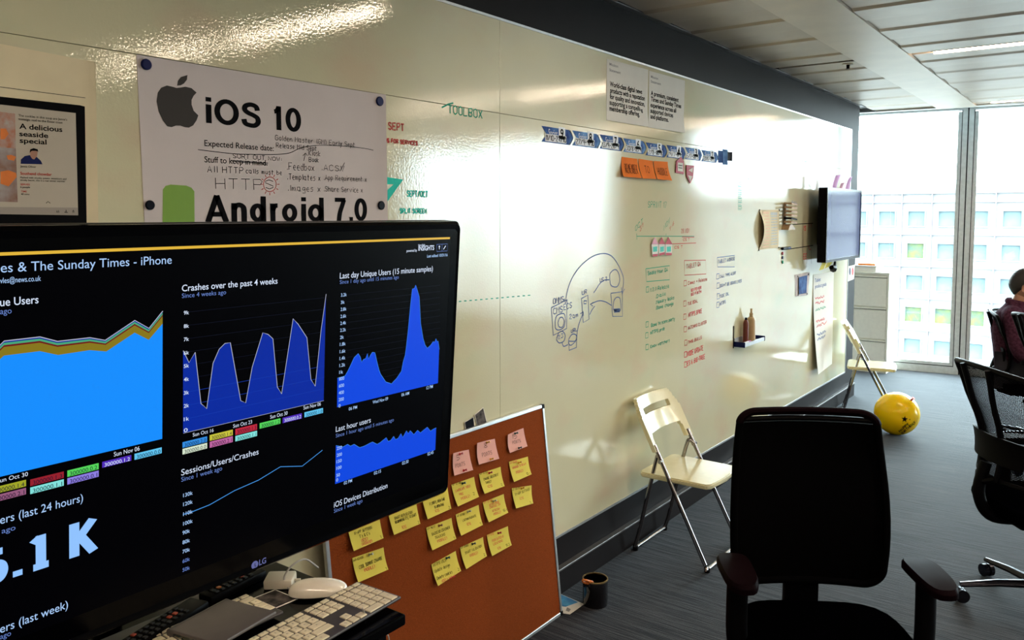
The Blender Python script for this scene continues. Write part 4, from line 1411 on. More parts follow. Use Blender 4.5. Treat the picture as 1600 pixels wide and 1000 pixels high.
PRE = 'The Tim'
Line('yellow', [(-18, 397.6), (703, 372)], wd=.0045, name='screen_rule')
T('title', 'es & The Sunday Times - iPhone', 1, 425.8, 268, 15, prefix='')
T('title', 'vles@news.co.uk', 0, 442.7, 63.7, 8.5)
T('white', 'ue Users', 0, 478.5, 60, 12.5, bold=.006)
T('dim', 'ago', 0, 491, 18, 9)
LB = [(0, 852), (25, 830), (240, 803), (350, 826), (540, 797), (640, 805), (810, 692), (895, 735), (978, 638)]
WH = [(0, 765), (25, 740), (240, 715), (345, 742), (540, 720), (632, 736), (810, 616), (895, 664), (978, 560)]
LB = [(-70, 835)] + LB
WH = [(-70, 770)] + WH
cv = lambda p: (p[0] / 3.845, 340 + p[1] / 3.845)
LBp, WHp = [cv(p) for p in LB], [cv(p) for p in WH]


def lerp_line(t): return [(a[0] + (b[0] - a[0]) * t, a[1] + (b[1] - a[1]) * t) for a, b in zip(LBp, WHp)]


Fill('fill1', LBp + [(253.8, 685.8), (-18, 749.5)])
for (t0, t1, mt) in ((0, .58, 'gold'), (.58, .70, 'red'), (.70, .86, 'green'), (.86, .97, 'navy')):
    Fill(mt, lerp_line(t0) + lerp_line(t1)[::-1])
Line('wline', lerp_line(.98), wd=.0013)
T('white', 'un Oct 30', 0, 753.8, 43.5, 6.5)
T('white', 'Sun Nov 06', 177.8, 713.3, 218, 6.8)


def legend(mt, s, x0, y0, x1, y1, white=False):
    """y0,y1 top and bottom at the left edge"""
    Fill(mt, [(x0, y0), (x1, yat(x0, y0, x1)), (x1, yat(x0, y1, x1)), (x0, y1)], name='legend_box')
    hh = (y1 - y0) * .62
    w_ = x1 - x0
    T('white' if white else 'txt', s, x0 + w_ * .07, y1 - (y1 - y0) * .2, x0 + w_ * .94, hh)


legend('lime', '300000.1.4', -12, 762.5, 41, 773)
legend('mauve', '300000.2.1', -12, 775.5, 41, 786)
for a in (('crimson', '300000.1.3', 47.5, 749.5, 100, 759.8), ('aqua', '300000.1.1', 47.5, 762, 100, 772.4), ('leaf', '300000.0.2', 105.5, 735.5, 154.5, 745.5), ('lilac', '300000.0.1', 105.5, 747.5, 154.5, 757.5), ('violet', '300000.1.2', 160, 722, 205.5, 731.2, True), ('cyan', '300000.0.0', 210.5, 709.3, 253, 718.8)): legend(*a)
T('title', 'ers (last 24 hours)', 0, 819, 129.5, 13)
T('dim', 'ago', 2.5, 833.7, 24, 8)
for ch, xa, xb, y_ in (('5', -27, 12.5, 918), ('.', 20, 35, 902.4), ('l', 44, 83.5, 894.6), ('K', 108.5, 153.5, 873)):
    g = G()
    glyph(g, TV, ch, xa, xb, y_, 53, wd=.20 if ch != '.' else .2, n=.0004)
    g.build('screen_text', E_['big'], tvt, keep=True)
T('title', 'ers (last week)', 0, 989.5, 106, 13)
T('dim', 'ago', 0, 999, 17, 8)
# crashes chart
T('white', 'Crashes over the past 4 weeks', 284, 455.3, 433.4, 10, bold=.006)
T('dim', 'Since 4 weeks ago', 284, 465.7, 353, 7)
CR = [(88, 460), (118, 522), (150, 468), (180, 735), (210, 762), (243, 525), (275, 452), (305, 422), (333, 418), (387, 720), (413, 732), (447, 545), (502, 366), (530, 375), (555, 398), (578, 650), (600, 685), (660, 293), (685, 320), (732, 392), (753, 610), (775, 645), (806, 350), (832, 165)]
CRp = [(260 + a / 3.333, 410 + b / 3.333) for a, b in CR]
Fill('fill2', CRp + [(506, 626), (286.4, 677)])
for k in range(1, 10):
    y = 676.5 - k * 20.9
    Line('grid', [(287, y), (508, yat(287, y, 508))], wd=.0006, n=-.0009)
for k in range(1, 4):
    y = 676.5 - k * 20.9
    Line('gridb', [(287, y), (506, yat(287, y, 506))], wd=.0006, n=-.0004)
Line('wline', CRp, wd=.0011)
Line('wline', [(286.4, 677), (506, 626)], wd=.0006)
for k, (s, y) in enumerate((('9k', 272), ('8k', 342), ('7k', 411), ('6k', 482), ('5k', 550), ('4k', 620), ('3k', 690), ('2k', 758), ('1k', 827), ('0', 885))):
    T('white', s, 287, 410 + y / 3.333, 295 if len(s) > 1 else 293, 5.6, bold=.01)
for s, x, y, xe in (('Sun Oct 16', 301, 682.4, 333.5), ('Sun Oct 23', 364, 668.6, 393.5), ('Sun Oct 30', 422, 654.3, 449), ('Sun Nov 06', 474, 640, 501)): T('white', s, x, y, xe, 5.6)
for a in (('azure', '300000.2.0', 285.5, 691.2, 324, 700), ('ivory', '300000.0.0', 285.5, 701.6, 324, 710.5), ('lemon', '300000.1.4', 328, 680, 364, 689), ('pinkl', '300000.2.1', 328, 690.5, 364, 700), ('redl', '300000.1.3', 368, 670.5, 402, 680), ('aqua', '300000.1.1', 368, 681.5, 402, 690), ('leaf', '300000.1.2', 406, 661.4, 438.5, 670), ('violet', '300000.0.2', 442, 653, 472, 661.4, True), ('cyan', '300000.1.0', 476, 644.5, 505, 652.4)): legend(*a)
# sessions chart
T('white', 'Sessions/Users/Crashes', 283, 743.2, 403.8, 9.5)
T('dim', 'Since 1 week ago', 283, 752.8, 346.8, 7)
for s, y in (('130k', 777), ('120k', 791), ('110k', 806.3), ('100k', 821.3), ('90k', 835.6), ('80k', 850.6), ('70k', 865), ('60k', 880), ('50k', 893.7)):
    T('dim' if s in ('50k', '60k') else 'title', s, 286 if len(s) > 3 else 285, y, 300.8 if len(s) > 3 else 296.5, 5.6, bold=.006)
Line('line', [(260 + a / 3.478, 620 + b / 3.478) for a, b in [(90, 640), (140, 625), (235, 587), (370, 510), (500, 453), (620, 380), (738, 377), (848, 290)]], wd=.0013)
# unique users chart
T('white', 'Last day Unique Users (15 minute samples)', 530.7, 435.4, 676, 9, bold=.004)
T('dim', 'Since 1 day ago until 15 minutes ago', 530.7, 443.7, 622.7, 6)
UU = [(106, 888), (150, 875), (165, 850), (180, 820), (205, 765), (230, 740), (242, 760), (250, 792), (262, 775), (275, 770), (285, 740), (292, 774), (303, 750), (315, 732), (330, 735), (345, 800), (355, 840), (365, 865), (395, 910), (430, 922), (445, 905), (460, 890), (475, 868), (490, 845), (500, 790), (512, 750), (520, 690), (530, 600), (545, 440), (555, 352), (568, 348), (575, 328), (583, 352), (597, 400), (605, 560), (620, 650), (632, 690), (645, 708), (665, 690), (680, 668), (690, 672), (697, 650), (703, 668), (710, 665), (717, 715)]
UUp = [(500 + a / 3.846, 360 + b / 3.846) for a, b in UU]
Fill('fill3', UUp + [(684.6, 598.7), (527, 636.5)])
for k in range(1, 17):
    y = 634.5 - k * 10.85
    Line('grid', [(543, y), (688, yat(543, y, 688))], wd=.0005, n=-.0009)
Line('line', UUp, wd=.0009)
for s, y in (('3.2k', 463.5), ('3k', 475), ('2.8k', 486), ('2.6k', 497), ('2.4k', 507.7), ('2.2k', 518.6), ('2k', 529.8), ('1.8k', 540.7), ('1.6k', 552), ('1.4k', 562.8), ('1.2k', 573.7), ('1k', 584.4), ('800', 594.8), ('600', 605.7), ('400', 616.6), ('200', 627.3), ('0', 637)):
    x0_ = 532.5 - (y - 463.5) * .022
    T('title', s, x0_, y, x0_ + (9 if len(s) == 4 else 6 if len(s) == 2 else 8 if len(s) == 3 else 3.2), 5, bold=.01)
for s, x, y, xe in (('06 PM', 544.7, 641.5, 557.6), ('Wed Nov 09', 582, 631, 606), ('06 AM', 627, 619.5, 639), ('12 PM', 666, 608.5, 676)): T('title', s, x, y, xe, 4.8, bold=.006)
T('white', 'powered by', 635, 393.8, 651.3, 4, bold=.01)
T('white', 'INSIGHTS', 653.4, 391.7, 678, 7.3, bold=.02)
T('white', 'New Relic.', 653.4, 384.3, 664.6, 2.8, bold=.01)
T('title', 'Last edited 10/31/16', 667, 402.3, 699, 4.4, bold=.01)
g = G()
px_line(g, TV, [(682.5, 382), (699, 381), (699, 392), (682.5, 393)], wd=.0008, n=0, closed=True)
px_line(g, TV, [(690.7, 381.5), (690.7, 392.5)], wd=.0008, n=0)
g.build('icon_box', E_['dim'], tvt, keep=True)
g = G()
px_line(g, TV, [(693, 389.5), (696.5, 384)], wd=.0022, n=0)
px_line(g, TV, [(686.5, 389.5), (686.5, 387)], wd=.002, n=0)
px_line(g, TV, [(686.5, 386.5), (686.5, 384)], wd=.0042, n=0)
g.build('icon', E_['white'], tvt, keep=True)
# last hour chart
T('white', 'Last hour users', 524.5, 675, 579, 8.3)
T('dim', 'Since 1 hour ago until 5 minutes ago', 524.5, 683.8, 615, 5.6)
LH = [(922, 265), (960, 272), (985, 258), (1000, 268), (1020, 258), (1050, 276), (1075, 268), (1100, 255), (1120, 245), (1145, 258), (1160, 250), (1195, 222), (1205, 242), (1220, 236), (1235, 215), (1245, 232), (1260, 225), (1275, 200), (1285, 220), (1305, 185), (1315, 200), (1325, 184), (1345, 205), (1365, 182), (1380, 196), (1418, 165), (1435, 186), (1450, 176), (1467, 168)]
LHp = [(260 + a / 3.478, 620 + b / 3.478) for a, b in LH]
Fill('fill3', LHp + [(680.4, 703), (524, 756.5)])
Line('line', LHp, wd=.0008)
for s, x, y in (('250', 526, 703.4), ('200', 526, 714), ('150', 525.6, 724), ('100', 525.4, 734.4), ('50', 525.3, 745.6), ('0', 525, 752.8)): T('title', s, x, y, x + (8 if len(s) == 3 else 5.6 if len(s) == 2 else 3), 4.8, bold=.01)
for s, x, y, xe in (('02 PM', 537, 757.4, 549.8), ('02:15', 584, 742, 595), ('02:30', 628, 726.4, 638), ('02:45', 667.7, 712, 677)): T('title', s, x, y, xe, 4.8, bold=.006)
T('white', 'iOS Devices Distribution', 521.6, 793.3, 605, 8.6)
T('dim', 'Since 1 week ago', 521.6, 801.5, 566, 6)
# badge on the lower bezel
T('logo', 'LG', 404.6, 883.5, 415.5, 8.5, bold=.02)
g = G()
uc, vc = TV.px(398, 882.5)
g.poly([TV.pt(uc + .0075 * math.cos(a * math.pi / 9), vc + .0075 * math.sin(a * math.pi / 9), .0004) for a in range(18)], [tuple(range(18))])
g.build('badge', E_['logo'], tvt, keep=True)
g = G()
ribbon(g, [(TV.pt(uc, vc + .003, .0008), TV.N), (TV.pt(uc, vc - .003, .0008), TV.N), (TV.pt(uc + .003, vc - .003, .0008), TV.N)], .0012)
g.build('badge_mark', MT['ink'], tvt, keep=True)

# stand: columns, shelf, feet
st = thing('television_stand', 'black floor stand with a gloss shelf below the big television', 'stand', (.60, .62, 0))
for yc in (.52, .72): G().b2(.405, .444, yc - .02, yc + .02, .06, 1.45, bev=.004).build('column', MT['blackpl'], st)
G().b2(.445, .585, .42, .82, 1.12, 1.50).build('mount_plate', MT['blackpl'], st)
G().b2(.445, .872, .20, 1.05, .898, .9195, bev=.004).build('shelf', MT['blackgl'], st)
G().b2(.46, .85, .24, 1.02, .868, .898).build('shelf_bracket', MT['blackpl'], st)
G().b2(.25, .85, .30, .34, .03, .06, bev=.005).build('foot', MT['blackpl'], st)
G().b2(.25, .85, .90, .94, .03, .06, bev=.005).build('foot', MT['blackpl'], st)
G().b2(.40, .46, .34, .90, .03, .07, bev=.005).build('crossbar', MT['blackpl'], st)
for (a, b) in ((.28, .32), (.82, .32), (.28, .92), (.82, .92)): G().lathe([(0, 0), (.025, 0), (.025, .03), (0, .03)], (a, b, 0), 14).build('castor', MT['blackpl'], st, True)

# ------------------------------------------------------------ keyboards and small things on the shelf
U_ = .0190


def keyboard(name, label, corner, rz, numpad, zb):
    """corner = far right corner; local -x runs left along the keyboard, local -y towards the user"""
    Wd, Dp = (.430, .1145) if numpad else (.281, .1145)
    t = thing(name, label, 'keyboard', (corner[0], corner[1], zb), rz)
    G().b2(-Wd, 0, -Dp, 0, .0, .006, bev=.0025).build('base_plate', MT['kbalu'], t, world=False)
    G().tube([(-Wd + .004, -.006, -.0), (-.004, -.006, -.0)], .0062, 12).build('rear_foot', MT['kbalu'], t, True, world=False)
    keys = []
    fr = .0125
    main0 = -Wd + .004
    rowy = [-.004 - fr / 2]
    for r in range(5): rowy.append(-.004 - fr - .0015 - U_ * (r + .5))
    def row(y, h, ws, x):
        for w_ in ws:
            if w_ < 0: x += -w_ * U_; continue
            keys.append((x + w_ * U_ / 2, y, w_ * U_ - .0036, h - .0036))
            x += w_ * U_
    row(rowy[0], fr, [14.5 / 14] * 14, main0)
    row(rowy[1], U_, [1] * 13 + [1.5], main0)
    row(rowy[2], U_, [1.5] + [1] * 13, main0)
    row(rowy[3], U_, [1.75] + [1] * 11 + [1.75], main0)
    row(rowy[4], U_, [1.25] + [1] * 11 + [2.25], main0)
    row(rowy[5], U_, [1.5, 1.1, 1.3, 5.2, 1.3, 1.1, 1.5] if numpad else [1, 1, 1, 1.3, 5.2, 1.3, 1], main0)
    if numpad:
        x1 = main0 + 14.5 * U_ + .006
        row(rowy[0], fr, [1] * 3, x1)
        row(rowy[1], U_, [1] * 3, x1)
        row(rowy[2], U_, [1] * 3, x1)
        row(rowy[4], U_, [-1, 1], x1)
        row(rowy[5], U_, [1] * 3, x1)
        x2 = x1 + 3 * U_ + .006
        row(rowy[0], fr, [1] * 4, x2)
        for r in (1, 2, 3): row(rowy[r], U_, [1] * 4, x2)
        row(rowy[4], U_, [1] * 3, x2)
        row(rowy[5], U_, [2, 1], x2)
        keys.append((x2 + 3.5 * U_, (rowy[4] + rowy[5]) / 2, U_ - .0036, 2 * U_ - .0036))
    cache = {}
    for (x, y, a, b) in keys:
        kk = (round(a, 4), round(b, 4))
        if kk not in cache:
            g = G()
            A = [(-a / 2, -b / 2), (a / 2, -b / 2), (a / 2, b / 2), (-a / 2, b / 2)]
            i_ = .0008
            B_ = [(-a / 2 + i_, -b / 2 + i_), (a / 2 - i_, -b / 2 + i_), (a / 2 - i_, b / 2 - i_), (-a / 2 + i_, b / 2 - i_)]
            g.poly([(p[0], p[1], 0) for p in A] + [(p[0], p[1], .0016) for p in A] + [(p[0], p[1], .0024) for p in B_],
                   [(0, 1, 5, 4), (1, 2, 6, 5), (2, 3, 7, 6), (3, 0, 4, 7), (4, 5, 9, 8), (5, 6, 10, 9), (6, 7, 11, 10), (7, 4, 8, 11), (8, 9, 10, 11)])
            o = g.build('key', MT['keywhite'], t, world=False)
            cache[kk] = o
        else:
            o = cache[kk].copy()
            COL.objects.link(o)
            o.parent = t
        o.location = (x, y, .006)
    # tiny legends on keys, too small to tell apart one by one
    g = G()
    for (x, y, a, b) in keys:
        if a < .03 and R.random() < .9:
            s_ = .0016
            ch = R.choice('ABCDEFHKLMNPRSTUXYZ0123456789')
            stt, W_ = strokes(ch, 0)
            for pts in stt:
                ribbon(g, [(Vector((x - s_ + px_ * s_ * .5, y - s_ * 1.2 + py_ * s_ * .4, .0085)), Vector((0, 0, 1))) for px_, py_ in pts], .0004)
    o = g.build('key_legends', MT['greyink'], t, world=False, keep=True)
    o['kind'] = 'stuff'
    return t


keyboard('keyboard', 'full-size metal keyboard with ivory keys at the front edge of the shelf', (.722, 1.068), math.radians(93), True, .9275)
keyboard('keyboard', 'compact metal keyboard lying partly beneath the grey trackpad', (.590, .904), math.radians(90), False, .9275)
# trackpad
t = thing('trackpad', 'square dark grey trackpad with a rounded rear edge lying across a keyboard', 'trackpad', (.603, .852, .942), math.radians(98))
Mt = Matrix.Rotation(math.radians(-3), 4, 'X')
G().b2(-.128, 0, -.128, 0, 0, .006, bev=.002).xf(Mt).build('touch_surface', MT['trackpad'], t, world=False)
G().tube([(-.127, -.005, -.001), (-.001, -.005, -.001)], .0078, 14).xf(Mt).build('rear_edge', MT['trackpad'], t, True, world=False)
G().tube([(.0, -.005, -.001), (.0012, -.005, -.001)], .0066, 14).xf(Mt).build('end_cap', MT['gasket'], t, True, world=False)
# mouse
t = thing('computer_mouse', 'glossy white oval mouse between the adapter and the full-size keyboard', 'mouse', (.680, 1.004, .9197), math.radians(46))
g = G()


def mouse_fn(hscale, z0):
    def f(a, b):
        th = a * 2 * math.pi
        r = math.sin(b * math.pi / 2)
        x = .0565 * math.copysign(abs(math.cos(th)) ** .8, math.cos(th)) * r
        y = .029 * math.copysign(abs(math.sin(th)) ** .85, math.sin(th)) * r
        z = z0 + hscale * math.cos(b * math.pi / 2) ** .8 * (1 - .15 * x / .0565)
        return (x, y, z)
    return f


G().grid(mouse_fn(.023, .006), 36, 12).build('shell', MT['mouse'], t, True, world=False)
G().grid(mouse_fn(-.005, .006), 36, 6).build('underside', MT['kbalu'], t, True, world=False)
g = G()
ribbon(g, [(Vector((-.0562 * .55 + .012 * math.cos(a), .012 * math.sin(a), .0278 - .4 * 0)), Vector((0, 0, 1))) for a in [k * math.pi / 8 for k in range(0)]] or [(Vector((-.03, -.01, .0262)), Vector((0, 0, 1))), (Vector((-.026, 0, .0282)), Vector((0, 0, 1))), (Vector((-.03, .01, .0262)), Vector((0, 0, 1)))], .0006)
g.build('badge_line', MT['lightink'], t, world=False)
# adapter with its cable
t = thing('adapter_box', 'small white adapter box with a looped white cable beside the mouse', 'adapter', (.588, .985, .9197), math.radians(40))
G().b2(-.028, .028, -.024, .024, 0, .019, bev=.004).build('adapter_body', MT['whitepl'], t, True, world=False)
G().tube([(.028, 0, .009), (.040, 0, .009)], .003, 10).build('strain_relief', MT['whitepl'], t, True, world=False)
q = [(.619, 1.006, .929), (.640, 1.03, .926), (.60, 1.10, .935), (.56, 1.04, .975), (.575, .97, .985), (.60, .955, .965), (.625, .962, .94), (.645, .972, .926)]


def spline(P, n=8):
    P = [Vector(p) for p in P]
    o = []
    for i in range(len(P) - 1):
        p0, p1, p2, p3 = P[max(i - 1, 0)], P[i], P[i + 1], P[min(i + 2, len(P) - 1)]
        for k in range(n):
            t_ = k / n
            o.append(0.5 * (2 * p1 + (p2 - p0) * t_ + (2 * p0 - 5 * p1 + 4 * p2 - p3) * t_ * t_ + (3 * p1 - p0 - 3 * p2 + p3) * t_ ** 3))
    o.append(P[-1])
    return o


ZS = Pl((0, 0, .925), (0, 1, 0), (-1, 0, 0))


def zpt(x, y, z):
    r = ray(x, y)
    return CP + r * ((z - CAMZ) / r.z)


loop = spline([zpt(457, 907, .929), zpt(470, 908, .925), zpt(484, 908, .926)])
G().tube(loop, .0022, 8).build('cable', MT['cable'], t, True)
loop = spline([zpt(462, 926, .923), zpt(449, 917, .925), zpt(444, 903, .942), zpt(452, 888, .960), zpt(466, 877, .968), zpt(478, 874, .962), zpt(488, 880, .945), zpt(497, 887, .925)])
G().tube(loop, .0019, 8).build('cable', MT['cable'], t, True)
# postcard
q = [zpt(395, 935, .9205), zpt(430, 921, .9205), zpt(466, 936, .9205), zpt(431, 951, .9205)]
o = G().prism(q, (0, 0, .0005)).build('photo_card', MT['paperw'])
tag(o, 'black and white picture card lying flat behind the compact keyboard', 'card')
ctr = sum(q, Vector()) / 4
G().prism([ctr + (p - ctr) * .90 + Vector((0, 0, .0005)) for p in q], (0, 0, .0002)).build('card_print', MT['photo'], o)
# remotes
def remote(a, b, wd, label, seed):
    a, b = Vector(a), Vector(b)
    d = (b - a)
    ln = d.length
    rz = math.atan2(d.y, d.x)
    t = thing('remote_control', label, 'remote control', (a.x, a.y, .9197), rz)
    G().b2(0, ln, -wd / 2, wd / 2, 0, .018, bev=.005).build('remote_body', MT['blackpl'], t, True, world=False)
    rr_ = random.Random(seed)
    n = int(ln * .72 / .014)
    proto = {}
    for i in range(n):
        for j in (-1, 0, 1):
            col = 'remote_button'
            mt = MT['gasket'] if rr_.random() > .12 else rr_.choice([MT['redrub'], MT['greenpen'], MT['orangepl']])
            if mt.name not in proto:
                proto[mt.name] = o = G().box((0, 0, .001), (.008, .008, .003), bev=.0008, seg=1).build('button', mt, t, world=False)
            else:
                o = proto[mt.name].copy()
                COL.objects.link(o)
                o.parent = t
            o.location = (ln * .14 + i * .014, j * wd * .27, .0182)
    return t


remote((.600, .655, 0), (.545, .835, 0), .046, 'long black remote control with rubber buttons below the television', 3)
remote((.540, .848, 0), (.524, .985, 0), .038, 'short black remote with coloured buttons nearest the trackpad top', 9)
o = G().b2(.518, .575, .50, .795, .9197, .9235, bev=.001).build('placeholder', mat('grey_wall_gap', (.22, .22, .22), .5))  # added slab, stands in for the pale wall strip seen past the shelf
tag(o, 'flat grey placeholder for the pale wall strip seen under the television', 'placeholder')
# cables under the shelf
P3 = lambda x, y, d: CP + ray(x, y) * d / 1.0
def dpt(x, y, X):
    r = ray(x, y)
    return CP + r * ((X - CAMX) / r.x)
t = thing('hanging_cable', 'thin white cables hanging below the shelf in front of the cork board', 'cable', (.75, .98, .6))
G().tube(spline([dpt(566, 950, .84), dpt(573, 973, .80), dpt(580, 986, .78), dpt(590, 1002, .78), dpt(600, 1040, .78)]), .0013, 8).build('cable', MT['cable'], t, True)
G().tube(spline([dpt(568, 952, .84), dpt(575, 976, .80), dpt(586, 991, .78), dpt(598, 990, .78), dpt(605, 991, .78), dpt(608, 1003, .78), dpt(607, 1040, .78)]), .0013, 8).build('cable', MT['cable'], t, True)
t = G().tube(spline([dpt(566, 1030, .76), dpt(565, 1003, .76), dpt(569, 994, .76), dpt(580, 993, .76), dpt(585, 999, .76), dpt(586, 1030, .76)]), .0042, 8).build('cable', mat('blue_cable_rubber', (.01, .03, .16), .4), None, True)
tag(t, 'thick blue cable loop hanging below the shelf', 'cable')

# ------------------------------------------------------------ cork board and its notes
CB = Pl((.117, 1.56, 0.002), (0, 1, 0), (-.098, 0, .872))
CW, CH = 1.182, .876
MC = Matrix((CB.U, CB.V, CB.N)).transposed().to_4x4()
MC.translation = CB.O
cb = thing('cork_board', 'brown cork notice board in an aluminium frame leaning against the whiteboard', 'notice board', (.10, 2.15, 0))
G().b2(.008, CW - .008, .008, CH - .008, -.010, -.003).xf(MC).build('cork_panel', MT['cork'], cb)
for (a, b, c_, d) in ((0, CW, 0, .014), (0, CW, CH - .014, CH)): G().b2(a + .014, b - .014, c_, d, -.014, .001, bev=.002).xf(MC).build('frame_bar', MT['alu'], cb)
for a in (0, CW - .014): G().b2(a, a + .014, .014, CH - .014, -.014, .001, bev=.002).xf(MC).build('frame_bar', MT['alu'], cb)
for a, b in ((0, 0), (CW - .016, 0), (0, CH - .016), (CW - .016, CH - .016)): G().b2(a - .001, a + .017, b - .001, b + .017, -.0155, .0025, bev=.002).xf(MC).build('corner_cap', MT['blackpl'], cb)

PINM = {'red': mat('red_pin', (.5, .01, .02), .3), 'green': mat('green_pin', (.0, .06, .05), .3), 'yellow': mat('yellow_pin', (.75, .38, .02), .3), 'black': mat('dark_pin', (.01, .02, .02), .3), 'clear': mat('pale_pin', (.45, .45, .25), .3), 'brown': mat('brown_pin', (.25, .08, .02), .3)}


def pin(x, y, col, label, n0):
    u, v = CB.px(x, y)
    t = thing('push_pin', label, 'push pin', CB.pt(u, v, n0), 0, 'push pins on the cork board')
    d = Vector((.35, .25, 1)).normalized()
    X = (CB.U * d.x + CB.V * d.y + CB.N * d.z).normalized()
    p = CB.pt(u, v, n0)
    G().tube([p, p + X * .003, p + X * .0045, p + X * .010, p + X * .012, p + X * .0145], [.0045, .0045, .0025, .0022, .0042, .0038], 10).build('pin_head', PINM[col], t, True)
    G().tube([p - X * .0035, p + X * .001], .0006, 6).build('needle', MT['chrome'], t, True)


